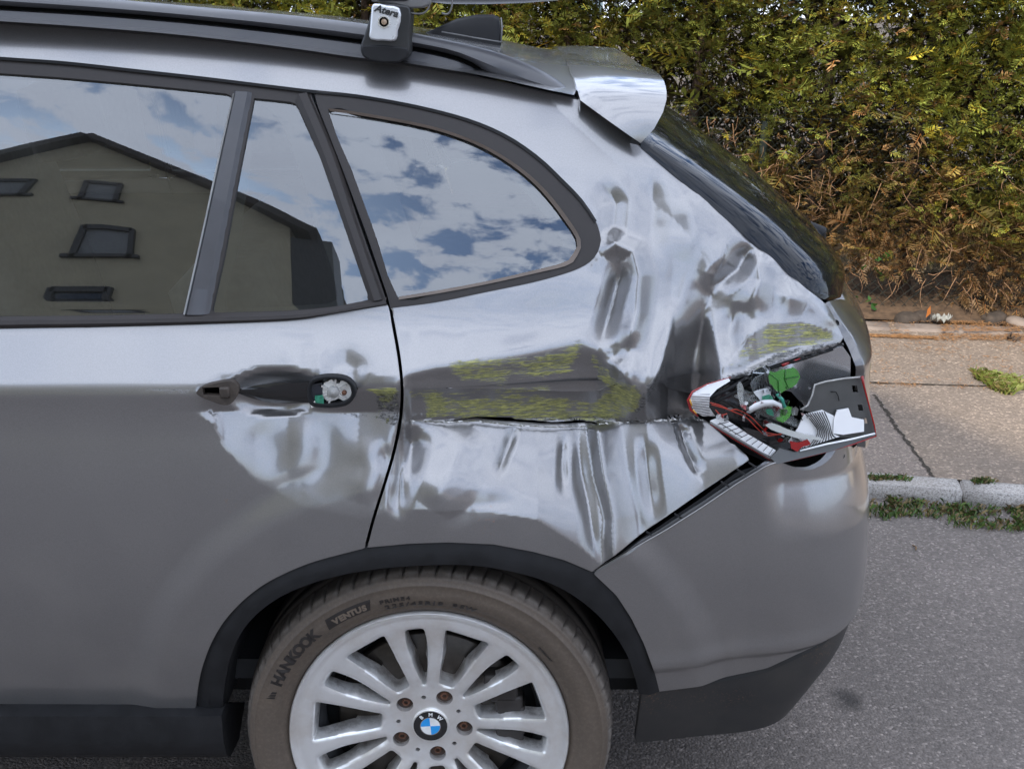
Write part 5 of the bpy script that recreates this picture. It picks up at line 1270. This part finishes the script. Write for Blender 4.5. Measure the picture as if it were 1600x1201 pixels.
# ------------------------------------------------------------------ broken tail lamp, door handle remains
LAMP = empty('tail_lamp', (0, 0, 0), '', ''); del LAMP['label']; del LAMP['category']; LAMP.parent = CAR; LAMP['label'] = 'smashed tail lamp hanging open with its wires and reflectors bare'
def yl(u, v, k=0.0): return .035+(u-1080)/290*.125+k
def plate(name, px, dep, th, mat, parent, holes=(), jag=0, seed=1, tilt=(0, 0), bev=0, smooth=False, step=6):
    """thin moulded piece with its own depth and thickness; dep at its first corner, tilt = metres per 100 px"""
    p = np.array(px, float); u0, v0 = p.mean(0)
    if jag:
        r = np.random.default_rng(seed); p = resample(p, step=step, closed=True); p = p+(r.random(p.shape)-.5)*jag
    n = len(p); f = lambda u, v: (dep(u, v) if callable(dep) else dep)+(u-u0)/100*tilt[0]+(v-v0)/100*tilt[1]
    allp = [p]; E = [(i, (i+1) % n) for i in range(n)]; k = n
    for h in holes:
        h = np.array(h, float); allp.append(h); E += [(k+i, k+(i+1) % len(h)) for i in range(len(h))]; k += len(h)
    A = np.vstack(allp); v, e, fc, *_ = delaunay_2d_cdt([Vector((float(a), float(b))) for a, b in A], E, [], 1 if not holes else 0, 1e-5)
    V = np.array([(q.x, q.y) for q in v]); F = np.array([t for t in fc if len(t) == 3]); c = V[F].mean(1); ok = inpoly(c[:, 0], c[:, 1], p)
    for h in holes: ok &= ~inpoly(c[:, 0], c[:, 1], np.array(h, float))
    F = F[ok]; a = np.array([at(x, y, f(x, y)) for x, y in V]); b = a+np.array([0, th, 0]); be = boundary_edges(F); N = len(V)
    FF = [tuple(t) for t in F]+[tuple(int(i)+N for i in t[::-1]) for t in F]+[(x, x+N, y+N, y) for x, y in be]
    mb = MB(); mb.add(np.vstack([a, b]), FF); return mb.build(name, mat, parent, smooth, bevel=bev or None)
def pl3(pts, k=0.0): return [at(u, v, yl(u, v, k)) for u, v in pts]
SILV = plain('satin silver lamp housing', (.62, .62, .63), .18, metal=.8, var=.08, vs=6)
DKG = plain('dark grey lamp housing', (.075, .075, .072), .42, var=.15, vs=20)
BLK = plain('glossy black lamp plastic', (.012, .012, .013), .15, coat=.5, var=.3)
WREF = plain('white ribbed reflector', (.90, .90, .90), .25, metal=.0, var=.04)
REDP = plain('red lens plastic', (.30, .010, .010), .15, coat=.5, var=.2)
def clearm(name, col, a=.35):
    m, n, L, b = newmat(name); b.inputs['Base Color'].default_value = (*col, 1); b.inputs['Roughness'].default_value = .06; b.inputs['Alpha'].default_value = a; b.inputs['Coat Weight'].default_value = 1; b.inputs['Specular IOR Level'].default_value = .9; return m
CLR = clearm('broken clear lens', (.55, .57, .55), .30); GRNP = clearm('green film', (.035, .25, .025), .84); GRN2 = clearm('green film seen through', (.10, .42, .05), .6)
PCB = plain('green circuit board', (.03, .20, .12), .4, var=.5, vs=300); WIRER = plain('red wire', (.40, .035, .015), .4)
# cavity behind the lamp
cav = MB(); ring = [(1100, 600), (1200, 560), (1318, 528), (1330, 560), (1345, 600), (1345, 690), (1328, 704), (1305, 734), (1262, 748), (1215, 730), (1150, 700), (1085, 650), (1075, 625)]
c0 = [at(u, v, yl(u, v, .02+.09*float(sstep(0, 1, (1190-u)/80)))) for u, v in ring]; c1 = [p+np.array([-.03, .20, .0]) for p in c0]; cav.grid([c0, c1], True); cav.add(c1, [tuple(range(len(c1)))]); cav.build('lamp_cavity', GAP, CAR, False)
plate('housing_back', [(1196, 577), (1225, 566), (1270, 553), (1317, 541), (1329, 558), (1329, 592), (1312, 640), (1262, 640), (1236, 612), (1212, 606)], lambda u, v: yl(u, v, .03), .003, SILV, LAMP, tilt=(-.05, .03))
plate('housing_edge', [(1305, 545), (1317, 541), (1329, 558), (1328, 590), (1322, 592), (1321, 562)], lambda u, v: yl(u, v, .022), .004, SILV, LAMP, tilt=(-.05, .03))
plate('warning_label', [(1302, 563), (1316, 561), (1318, 573), (1303, 574)], lambda u, v: yl(u, v, .022), .001, plain('pale label', (.42, .42, .41), .5), LAMP, tilt=(-.03, .03))
plate('seal_corner', [(1308, 500), (1324, 512), (1346, 560), (1347, 592), (1346, 612), (1328, 604), (1331, 560), (1316, 536), (1320, 528)], lambda u, v: yl(u, v, .045), .05, BLACKPL, CAR)
mb = MB(); mb.box(at(1334, 547, .245), (.018, .01, .008)); mb.build('clip', GREYPL, CAR, False, bevel=.001)
HJ = [(1251, 640), (1262, 634), (1268, 618), (1271, 603), (1278, 598), (1300, 595), (1318, 591), (1346, 590), (1351, 603), (1357, 630), (1368, 676), (1340, 682), (1312, 684), (1300, 678), (1292, 652)]
plate('housing_side', HJ, lambda u, v: yl(u, v, -.012), .003, DKG, LAMP, jag=1.2, seed=3, step=7, holes=[[(1331, 602), (1339, 602), (1341, 613), (1333, 613)], [(1340, 632), (1347, 632), (1349, 642), (1342, 642)], [(1347, 653), (1354, 653), (1356, 662), (1349, 662)]])
mb = MB(); mb.tube(pl3([(1251, 640), (1262, 633), (1269, 617), (1273, 601), (1290, 596), (1320, 591), (1345, 589)], -.016), .0016, n=5); mb.build('torn_edge', plain('torn plastic edge', (.38, .37, .35), .6, var=.4, vs=200), LAMP)
mb = MB(); mb.tube(pl3([(1298, 612), (1306, 612), (1310, 619), (1311, 626)], -.016), .0009, n=4); mb.build('crack', GAP, LAMP)
plate('reflector_block', [(1303, 655), (1308, 641), (1326, 638), (1331, 652), (1350, 656), (1350, 674), (1318, 679), (1302, 677)], lambda u, v: yl(u, v, -.020), .003, plain('reflector glare white', (.93, .93, .93), .2, var=.02, coat=1), LAMP)  # blown-out reflection in this reflector, put in as plain white colour
plate('reflector_bowl', [(1256, 648), (1285, 641), (1303, 650), (1303, 678), (1312, 682), (1280, 692), (1248, 702), (1232, 690), (1246, 670)], lambda u, v: yl(u, v, -.016), .003, WREF, LAMP)
mb = MB()
for i in range(9):
    t = i/8; pts = [(1258+t*30, 646-t*3), (1270+t*26, 660+t*2), (1278+t*22, 676+t*2), (1262+t*44, 700-t*16)]; mb.tube(pl3(spline(pts, 4), -.022), .0010, n=4)
for i in range(7):
    t = i/6; mb.tube(pl3([(1236+t*10, 676+t*3+i), (1240+t*14, 690), (1236+t*22, 702-t*2)], -.022), .0008, n=4)
mb.build('reflector_ribs', DKG, LAMP)
plate('lamp_floor', [(1218, 700), (1240, 706), (1290, 692), (1368, 676), (1369, 682), (1300, 704), (1214, 725), (1205, 716)], lambda u, v: yl(u, v, -.022), .006, DKG, LAMP, tilt=(0, -.05))
mb = MB(); mb.tube(pl3([(1250, 704), (1290, 694), (1330, 686), (1367, 677)], -.026), .0016, n=5); mb.build('floor_edge', WREF, LAMP)
mb = MB(); mb.tube(pl3([(1110, 663), (1150, 688), (1213, 724), (1250, 716), (1290, 706), (1330, 695), (1369, 681), (1366, 664), (1357, 630), (1350, 603), (1347, 588)], -.020), [.0011]*6+[.0014]*3+[.0018, .0026], n=6); mb.build('outer_lens_edge', REDP, LAMP)
mb = MB(); mb.tube(pl3([(1110, 660), (1150, 684), (1212, 721)], -.024), .0022, n=5); mb.build('lens_seam', GREYPL, LAMP)
plate('strip_reflector', [(1110, 658), (1118, 655), (1132, 654), (1175, 682), (1219, 708), (1214, 718), (1172, 696)], lambda u, v: yl(u, v, -.018), .003, WREF, LAMP)
mb = MB()
for i in range(11):
    t = (i+.6)/11; a = (1116+t*98, 660+t*57); b = (1134+t*84, 656+t*52); mb.tube([at(*a, yl(*a, -.021)), at(*b, yl(*b, -.021))], .0007, n=4)
mb.tube(pl3([(1124, 660), (1160, 683)], -.021), .0006, n=4); mb.build('strip_ribs', DKG, LAMP)
plate('lower_cover', [(1160, 668), (1200, 676), (1232, 680), (1246, 704), (1220, 716), (1190, 700)], lambda u, v: yl(u, v, -.004), .003, BLK, LAMP, tilt=(.02, .05))
plate('tip_reflector', [(1080, 616), (1100, 604), (1138, 590), (1141, 595), (1120, 608), (1109, 620), (1108, 636), (1118, 650), (1098, 650), (1084, 642), (1078, 630)], lambda u, v: yl(u, v, -.010)+.015*abs(v-625)/20, .003, WREF, LAMP, tilt=(0, .05))
mb = MB()
for i in range(9):
    t = i/8; a = (1080+t*4, 616+t*28); b = (1109, 616+t*34); mb.tube([at(*a, yl(*a, -.0115)+.014*abs(a[1]-625)/20), at(*b, yl(*b, -.013)+.014*abs(b[1]-625)/20)], .0006, n=4)
mb.build('tip_ribs', GREYPL, LAMP)
mb = MB(); mb.tube(pl3([(1142, 589), (1105, 600), (1082, 612), (1075, 625), (1079, 640), (1090, 650)], -.006), [.0006, .0010, .0018, .0024, .0022, .0014], n=6); mb.build('tip_lens', REDP, LAMP)
mb = MB(); mb.tube(pl3([(1078, 624), (1081, 634)], -.0105), .0014, n=5); mb.tube(pl3([(1083, 640), (1088, 646)], -.0105), .0012, n=5); mb.build('amber_fragments', plain('amber plastic', (.75, .36, .03), .2, coat=.5), LAMP)
plate('inner_black', [(1108, 622), (1140, 596), (1178, 588), (1204, 606), (1214, 640), (1240, 676), (1200, 684), (1150, 660), (1120, 650), (1108, 638)], lambda u, v: yl(u, v, .015), .004, BLK, LAMP, jag=3, seed=9)
for i, (a, b, w) in enumerate([((1112, 620), (1170, 588), .003), ((1118, 628), (1176, 594), .0025), ((1150, 606), (1190, 580), .002), ((1175, 582), (1316, 540), .0035)]):
    mb = MB(); mb.tube(pl3([a, ((a[0]+b[0])/2, (a[1]+b[1])/2+2), b], .004), w, n=5); mb.build('housing_rib', BLACKPL, LAMP)
plate('chrome_fragment', [(1174, 588), (1176, 580), (1198, 569), (1204, 575), (1200, 584), (1180, 592)], lambda u, v: yl(u, v, -.012), .003, CHROME, LAMP, jag=2, seed=4, tilt=(.05, .12))
plate('ribbed_reflector', [(1172, 600), (1180, 590), (1202, 580), (1206, 600), (1212, 612), (1176, 612)], lambda u, v: yl(u, v, -.004), .003, plain('dull chrome', (.45, .47, .48), .25, metal=.9), LAMP, tilt=(.1, .05))
mb = MB()
for i in range(8): mb.tube(pl3([(1174+i*4, 592-i*1.3), (1177+i*4.4, 612)], -.010), .0008, n=4)
mb.build('rib_lines', BLK, LAMP)
plate('green_plastic', [(1202, 580), (1210, 582), (1228, 576), (1240, 574), (1251, 586), (1246, 600), (1234, 606), (1217, 615), (1209, 606), (1201, 594)], lambda u, v: yl(u, v, -.024), .0015, GRNP, LAMP, jag=2.6, seed=6, step=5)
for pts in ([(1203, 584), (1216, 594), (1217, 612)], [(1228, 577), (1226, 592), (1232, 606)], [(1226, 592), (1248, 588)]):
    mb = MB(); mb.tube(pl3(pts, -.0255), .0007, n=4); mb.build('green_crease', plain('dark green crease', (.012, .09, .012), .4) if 'dark green crease' not in bpy.data.materials else bpy.data.materials['dark green crease'], LAMP)
plate('green_plastic', [(1218, 640), (1226, 632), (1237, 636), (1236, 650), (1222, 660), (1212, 656)], lambda u, v: yl(u, v, -.012), .0015, GRN2, LAMP, jag=2, seed=7)
cl = MB(); rows = []
for i in range(9):
    t = i/8; rows.append([at(1154+ (1284-1154)*(j/11)*(.55+.45*t)+8*math.sin(j*.8+i), 606+ j*6.6*(.35+.65*t)+ (1-t)*2*math.sin(j)+t*10*(1-j/11)+i*1.5, yl(1200, 640, -.020-.016*math.sin(math.pi*j/11)*math.sin(math.pi*t))+j*.004) for j in range(12)])
cl.grid(rows); o = cl.build('clear_lens', CLR, LAMP, sharp=20)
plate('clear_lens_edge', [(1196, 664), (1204, 660), (1240, 674), (1284, 684), (1286, 688), (1245, 684), (1206, 672)], lambda u, v: yl(u, v, -.030), .003, clearm('cut edge of lens', (.62, .63, .60), .75), LAMP, jag=1)
plate('lens_fragment', [(1152, 602), (1157, 594), (1162, 604), (1160, 622), (1170, 640), (1160, 640), (1153, 622)], lambda u, v: yl(u, v, -.02), .0015, CLR, LAMP, jag=1.5, seed=11)
plate('lens_fragment', [(1178, 612), (1200, 606), (1206, 618), (1190, 628)], lambda u, v: yl(u, v, -.028), .0015, clearm('misty lens', (.75, .78, .80), .7), LAMP, jag=1.5, seed=12)
st = MB(); a = [(1171, 641), (1180, 635), (1194, 630), (1208, 629), (1222, 635)]; w = [5, 5.5, 5.5, 5, 4.5]
st.grid([[at(p[0]-q*.15, p[1]-q, yl(*p, -.034)) for p, q in zip(a, w)], [at(p[0], p[1], yl(*p, -.037)) for p in a], [at(p[0]+q*.15, p[1]+q, yl(*p, -.034)) for p, q in zip(a, w)]]); o = st.build('white_strap', plain('white lamp plastic', (.62, .62, .62), .4, var=.08), LAMP); md = o.modifiers.new('t', 'SOLIDIFY'); md.thickness = .002
plate('circuit_board', [(1191, 619), (1204, 616), (1209, 624), (1203, 630), (1192, 629)], lambda u, v: yl(u, v, -.030), .002, PCB, LAMP, jag=1)
plate('circuit_board', [(1196, 640), (1206, 638), (1211, 650), (1200, 648)], lambda u, v: yl(u, v, -.026), .002, PCB, LAMP, jag=1, seed=5)
mb = MB(); mb.tube(pl3([(1214, 616), (1222, 624), (1226, 636)], -.03), .003, n=6); mb.build('teal_lead', plain('teal plastic', (.05, .30, .22), .4), LAMP)
for pts in ([(1110, 629), (1125, 633), (1140, 640), (1152, 640), (1172, 650), (1190, 668), (1200, 676), (1220, 679)], [(1112, 632), (1130, 637), (1146, 643), (1166, 652), (1182, 668), (1198, 680), (1222, 677)], [(1118, 640), (1126, 648), (1136, 646)]):
    mb = MB(); mb.tube(pl3(spline(pts, 4), -.018), .0009, n=6); mb.build('wire', WIRER, LAMP)
plate('red_fragment', [(1234, 688), (1248, 692), (1262, 686), (1268, 694), (1252, 698), (1246, 706), (1236, 700)], lambda u, v: yl(u, v, -.028), .0015, REDP, LAMP, jag=1.5, seed=8)
mb = MB(); mb.tube(pl3([(1222, 571), (1232, 567), (1250, 560)], -.004), [.003, .002, .001], n=5); mb.build('red_fragment', REDP, LAMP)
r = np.random.default_rng(33)
mats = [CLR, WREF, GREYPL, BLK, SILV, CHROME, CLR, clearm('smoked lens', (.30, .30, .30), .55), CHROME, REDP]
for i in range(92):
    u = 1116+r.random()*150; v = 604+r.random()*84
    if v > 652+(u-1120)*.38 or v < 640-(u-1110)*.42: continue
    a = r.random()*6.28; s = 2.5+7*r.random()**1.6; el = .35+.65*r.random(); k_ = 3+int(r.random()*3)
    px = [(u+s*math.cos(a)*math.cos(q)-s*el*math.sin(a)*math.sin(q), v+s*math.sin(a)*math.cos(q)+s*el*math.cos(a)*math.sin(q)) for q in np.sort(r.random(k_)*.9+np.arange(k_)*6.28/k_)]
    plate('broken_piece', px, float(yl(u, v, -.004-.026*r.random())), .0012, mats[int(r.random()*10)], LAMP, tilt=((r.random()-.5)*.9, (r.random()-.5)*.9))
# torn flange under the flap and along the bumper gap
r = np.random.default_rng(12)
mb = MB()
for i in range(46):
    t = r.random(); u = 1165+150*t; v = 590-54*t+(r.random()-.5)*7; s = 2+4*r.random(); q = [at(u+(r.random()-.5)*3*s, v+(r.random()-.5)*s, yl(u, v, -.012+.01*r.random())) for k in range(4)]; mb.add(q, [(0, 1, 2, 3)])
mb.build('torn_flange', plain('torn dark flange', (.06, .06, .058), .4, metal=.4, var=.6, vs=150), CAR, False)
gp = loftpx('bumper_bracket', [([(930, 889), (1000, 842), (1100, 775), (1150, 738), (1196, 722)], [.045, .045, .05, .06, .07]), ([(934, 890), (1000, 847), (1100, 781), (1150, 746), (1200, 727)], [.045, .045, .05, .06, .07])], BLACKPL, n=40, sm=1)
for u, v in ((1016, 830), (1060, 802), (1133, 752), (1158, 733), (1176, 722)):
    mb = MB(); R_ = Matrix.Rotation(rad(34), 3, 'Y'); mb.box(at(u, v+4, .045), (.016, .004, .0022), R_); mb.build('bracket_tab', INNER, CAR, False)
mb = MB(); pts = [(1214, 727), (1238, 737), (1262, 741), (1288, 737), (1306, 726), (1320, 708)]
mb.grid([pl3(spline(pts, 4), -.006), pl3(spline(sh(pts, 5), 4), -.010), pl3(spline(sh(pts, 8), 4), .01)]); mb.build('bumper_lip', plain('scuffed black lip', (.035, .035, .036), .5, var=.5, vs=80), CAR)

# door handle remains
DH_ = lambda u, v, off: (lambda s: P(s[0], s[1], off)-0)(inv([(u, v)])[0])
def surf_plate(name, px, off, th, mat, parent, holes=(), bev=None, base=None):
    """plate following the pushed-in door skin"""
    px = np.array(px, float); c = px.mean(0); d0 = float(dent(np.array([c[0]]), np.array([c[1]]))[0]) if base is None else base
    s0 = inv([tuple(c)])[0]; yb = float(P(s0[0], s0[1])[1])+d0-off
    return plate(name, px, yb, th, mat, parent, holes, bev=bev, tilt=(.0, -.01))
HB = plain('dirty brown-black plastic', (.045, .034, .026), .6, var=.5, vs=60)
surf_plate('handle_front_bracket', spline([(307, 612), (318, 603), (338, 598), (360, 595), (372, 604), (372, 614), (364, 628), (350, 633), (325, 625), (310, 618)], 3, True), .010, .012, HB, door, holes=[[(316, 606), (342, 605), (343, 618), (318, 617)]], base=.005, bev=.001)
mb = MB(); mb.box(at(352, 612, .005), (.016, .014, .018)); mb.build('bracket_stud', HB, door, True, bevel=.003, sharp=40)
surf_plate('handle_plug_rim', spline([(480, 612), (484, 596), (500, 589), (525, 588), (546, 594), (557, 612), (546, 631), (525, 637), (500, 637), (484, 632)], 3, True), .010, .016, BLACKPL, door, holes=[spline([(486, 612), (489, 600), (503, 594), (524, 593), (542, 598), (551, 612), (542, 626), (524, 631), (503, 631), (489, 627)], 3, True)], base=.006, bev=.001)
mb = MB(); hp = spline([(484, 612), (487, 598), (503, 592), (524, 591), (544, 597), (553, 612), (544, 628), (524, 633), (503, 633), (487, 629)], 3, True); mb.grid([[at(u, v, .004) for u, v in hp], [at(u, v, .06) for u, v in hp]], True); mb.add([at(u, v, .06) for u, v in hp], [tuple(range(len(hp)))]); mb.build('lock_recess', GAP, door, False)
plate('lock_slider', [(487, 600), (503, 598), (504, 632), (490, 630), (484, 614)], .012, .02, plain('blue-black plastic', (.015, .018, .026), .3, coat=.3), door, bev=.001)
WM = [(506, 598), (513, 596), (516, 592), (521, 593), (523, 599), (530, 599), (533, 593), (541, 596), (547, 603), (550, 612), (548, 620), (541, 626), (536, 627), (530, 622), (520, 626), (512, 628), (506, 622), (503, 612)]
plate('lock_mechanism', WM, .016, .012, WHITEPL, door, jag=1.0, seed=2, step=5, bev=.0008)
mb = MB(); c = at(521, 612, .014); 
for rr2, y in ((.0095, -.002), (.0045, -.004)):
    mb.lathe([(.0001, y), (rr2, y), (rr2, y+.006)], c, 24)
mb.build('lock_boss', plain('grey plastic', (.40, .39, .37), .4), door)
mb = MB(); mb.lathe([(.0001, -.003), (.0038, -.003), (.0038, .004)], at(538, 613, .014), 14); mb.build('screw', RUST, door)
mb = MB()
for a in (30, 80, -30, 150, 200, 250): mb.box(at(521+17*math.cos(math.radians(a)), 612-15*math.sin(math.radians(a)), .014), (.014, .004, .003), Matrix.Rotation(-math.radians(a), 3, 'Y'))
mb.build('mechanism_webs', plain('shadowed plastic', (.48, .46, .43), .5), door, False)
plate('lock_circuit', [(492, 618), (505, 617), (506, 633), (493, 634)], .008, .002, PCB, door, jag=.8)
plate('plastic_shard', [(485, 632), (492, 626), (493, 634), (487, 637)], .007, .002, WHITEPL, door)
hb_ = MB(); top = [(371, 607), (400, 602), (430, 598), (460, 598), (486, 597)]; bot = [(371, 614), (390, 621), (415, 628), (450, 630), (486, 629)]
mp = lambda a, b, k: [((p[0]*(1-k)+q[0]*k), (p[1]*(1-k)+q[1]*k)) for p, q in zip(a, b)]
def dd_(px, k): return [at(u, v, .012+float(dent(np.array([u*1.]), np.array([v*1.]))[0])*.55+k) for u, v in px]
hb_.grid([dd_(top, .012), dd_(top, .001), dd_(mp(top, bot, .3), -.003), dd_(mp(top, bot, .7), -.002), dd_(bot, .003), dd_(bot, .015)]); hb_.build('handle_backing', BLK, door, sharp=50)
# ragged metal lips of the tears
LIPM = plain('bare torn metal', (.45, .44, .42), .35, metal=.9, var=.3, vs=120)
def ragged(name, pts, k, wdt, seed, mat, parent):
    r = np.random.default_rng(seed); p = resample(pts, step=3); mb = MB(); A = []; B = []
    for u, v in p:
        d = float(dent(np.array([u]), np.array([v+2]))[0]); s = inv([(u, v)])[0]; y = float(P(s[0], s[1])[1])+d*.9-k
        A.append(at(u, v-wdt*(.2+.8*r.random()), y+.002*r.random())); B.append(at(u, v+wdt*(.2+.8*r.random()), y-.003*r.random()))
    mb.grid([A, B]); return mb.build(name, mat, parent, False)
ragged('torn_lip', [(640, 657), (700, 659), (745, 657), (800, 664), (860, 667), (925, 666)], .003, 1.4, 1, LIPM, quarter)
ragged('torn_lip', [(936, 662), (1000, 658), (1060, 655), (1100, 656)], .003, 1.8, 2, LIPM, quarter)
r = np.random.default_rng(44); mb = MB()
for i in range(26):
    u = 588+r.random()*32; v = 610+r.random()*50; s = 1.5+4*r.random(); y = .018+.012*r.random()
    mb.add([at(u+(r.random()-.5)*2*s, v+(r.random()-.5)*2*s, y-.01*r.random()) for k in range(4)], [(0, 1, 2, 3)])
mb.build('crumpled_metal', plain('crumpled scraped metal', (.20, .20, .12), .4, metal=.5, var=.9, vs=160), door, False)

# ------------------------------------------------------------------ inside the car
SEATM = plain('dark seat cloth', (.10, .098, .10), .85, var=.2, vs=60, bmp=.3, bs=300)
def soft(name, c, d, mat, parent, rot=0, r_=.3):
    bm = bmesh.new(); bmesh.ops.create_cube(bm, size=1); bmesh.ops.subdivide_edges(bm, edges=bm.edges[:], cuts=5, use_grid_fill=True)
    for v in bm.verts:
        n_ = v.co.normalized()*.62; v.co = v.co.lerp(n_, r_)
    bmesh.ops.scale(bm, vec=d, verts=bm.verts); bmesh.ops.rotate(bm, cent=(0, 0, 0), matrix=Matrix.Rotation(rot, 3, 'Y'), verts=bm.verts); bmesh.ops.translate(bm, vec=c, verts=bm.verts)
    me = bpy.data.meshes.new(name); bm.to_mesh(me); bm.free(); return link(name, me, mat, parent)
INN = bpy.data.objects.new('interior', None); C.objects.link(INN); INN.parent = CAR
soft('rear_bench', (-.62, .9, .55), (.52, 1.25, .22), SEATM, INN); soft('rear_backrest', (-.30, .9, .82), (.20, 1.25, .62), SEATM, INN, rad(-18))
for y in (.50, .90, 1.30): soft('headrest', (-.17, y, 1.20), (.10, .26, .17), SEATM, INN, rad(-10))
for y in (.50, 1.30):
    soft('front_seat', (-1.12, y, .86), (.17, .50, .66), SEATM, INN, rad(-14)); soft('headrest', (-.98, y, 1.27), (.11, .28, .19), SEATM, INN, rad(-10))
mb = MB(); mb.box((-.6, .9, .40), (2.6, 1.5, .04)); mb.box((.28, .9, .98), (.75, 1.42, .02)); mb.build('floor_and_shelf', INNER, INN, False)
hl_ = MB(); hl_.grid([[(x, .33+1.14*t, float(roofz(x, min(1, abs(1-abs(2*t-1))*.5+.15)))-.05) for x in np.linspace(-1.9, .18, 24)] for t in np.linspace(0, 1, 9)]); hl_.build('headlining', plain('grey headlining', (.50, .48, .45), .9), INN)

# ------------------------------------------------------------------ roof carrier
RACK = empty('roof_rack', (float(at(605, 90, .23)[0]), .235, 1.47), 'silver and black roof rack foot clamped on the black roof rail', 'roof rack')
IR = Matrix.Translation(-Vector(RACK.location))
def rk(o): o.parent = RACK; o.matrix_parent_inverse = IR; return o
def sect(px, y0, y1, mat, name, bev=.004, parent=None):
    p = [at(u, v, y0) for u, v in px]; n = len(p); q = [a+np.array([0, y1-y0, 0]) for a in p]; mb = MB(); mb.add(p+q, [tuple(range(n)), tuple(range(2*n-1, n-1, -1))]+[(i, i+n, (i+1) % n+n, (i+1) % n) for i in range(n)])
    return mb.build(name, mat, parent, True, sharp=50, bevel=bev)
RUB = plain('black rubber foot', (.018, .018, .018), .45, var=.2)
rk(sect(spline([(576, 34), (568, 58), (563, 74), (566, 87), (578, 95), (600, 98), (622, 98), (636, 90), (640, 78), (639, 60), (641, 40), (641, 14), (628, 8), (590, 6), (581, 14)], 2, True), .225, .295, RUB, 'foot', .006))
rk(sect([(563, 76), (566, 88), (578, 96), (600, 99), (622, 99), (636, 92), (640, 80), (636, 74), (600, 70), (566, 70)], .2235, .30, BLACKPL, 'rubber_pad', .004))
cvr = rk(sect(spline([(583, 6), (604, 9), (624, 13), (625.5, 34), (621, 48), (618.5, 64), (600, 64), (578, 62), (577.5, 48), (578.5, 36), (580, 20)], 2, True), .216, .23, plain('satin silver cover', (.66, .67, .69), .28, metal=.5, var=.03), 'silver_cover', .003))
mb = MB(); c = at(600, 34.5, .215); mb.lathe([(.0095, .002), (.0095, -.0015), (.0075, -.0015), (.0065, .001), (.0001, .001)], c, 32); rk(mb.build('lock_barrel', CHROME, None, sharp=40))
mb = MB(); mb.lathe([(.0045, 0), (.0001, -.0004)], (c[0], c[1], c[2]), 16); rk(mb.build('lock_core', plain('brass core', (.45, .33, .24), .4, metal=.8), None))
V, F = text_mesh('Atera', .0150, .0006, .0004, .25); cc = at(602.5, 22.5, .2145); ux = at(612, 25.2, .2145)-cc; ux /= np.linalg.norm(ux); uz = np.array([-ux[2], 0, ux[0]])
mb = MB(); mb.add([cc+ux*a*1.08+uz*b-np.array([0, c_, 0]) for a, b, c_ in V], F); rk(mb.build('lettering', RUB, None, False))
rk(sect([(580, -14), (672, -14), (671, 8), (660, 13), (640, 14), (620, 8), (580, 3)], .235, .29, GREYPL, 'clamp_jaw', .003))
bar = MB(); b0 = at(615, -12, .25); bar.box((b0[0], .9, b0[2]), (.055, 1.34, .03)); rk(bar.build('cross_bar', RAILM, None, True, bevel=.008, sharp=40))
mb = MB(); mb.tube([at(u, v, .24) for u, v in spline([(638, 20), (655, 22), (666, 18), (671, 8), (672, -10)], 4)], .0016, n=8); rk(mb.build('wire_clip', GREYPL, None))
mb = MB(); mb.tube([at(u, v, .30) for u, v in spline([(690, 21), (700, 22), (706, 10), (706, -10)], 4)], .0016, n=8); rk(mb.build('wire_clip', GREYPL, None))
TR = MB(); hull = []
for u, v0, w in ((636, -6, .03), (660, 3, .05), (700, 7, .06), (760, 7.5, .06), (820, 5.5, .055), (870, 1.5, .045), (905, -5, .02)):
    c = at(u, v0, .42); hull.append([(c[0], c[1]+w*math.cos(a), c[2]+.0+.045*(1+math.sin(a))*min(1, w/.05)) for a in np.linspace(-math.pi, math.pi*0+math.pi, 25)[:-1]])
TR.grid(hull, True); TR.add(hull[0], [tuple(range(24))]); TR.add(hull[-1], [tuple(range(24))])
o = TR.build('bicycle_tray', BLK, None, sharp=60); tag(o, 'glossy black carrier tray lying on the roof rack bar', 'carrier tray')

# nothing sits deeper than thing > part > sub-part
for o in list(bpy.data.objects):
    while o.parent is not None and o.parent.parent is not None and o.parent.parent.parent is not None: o.parent = o.parent.parent
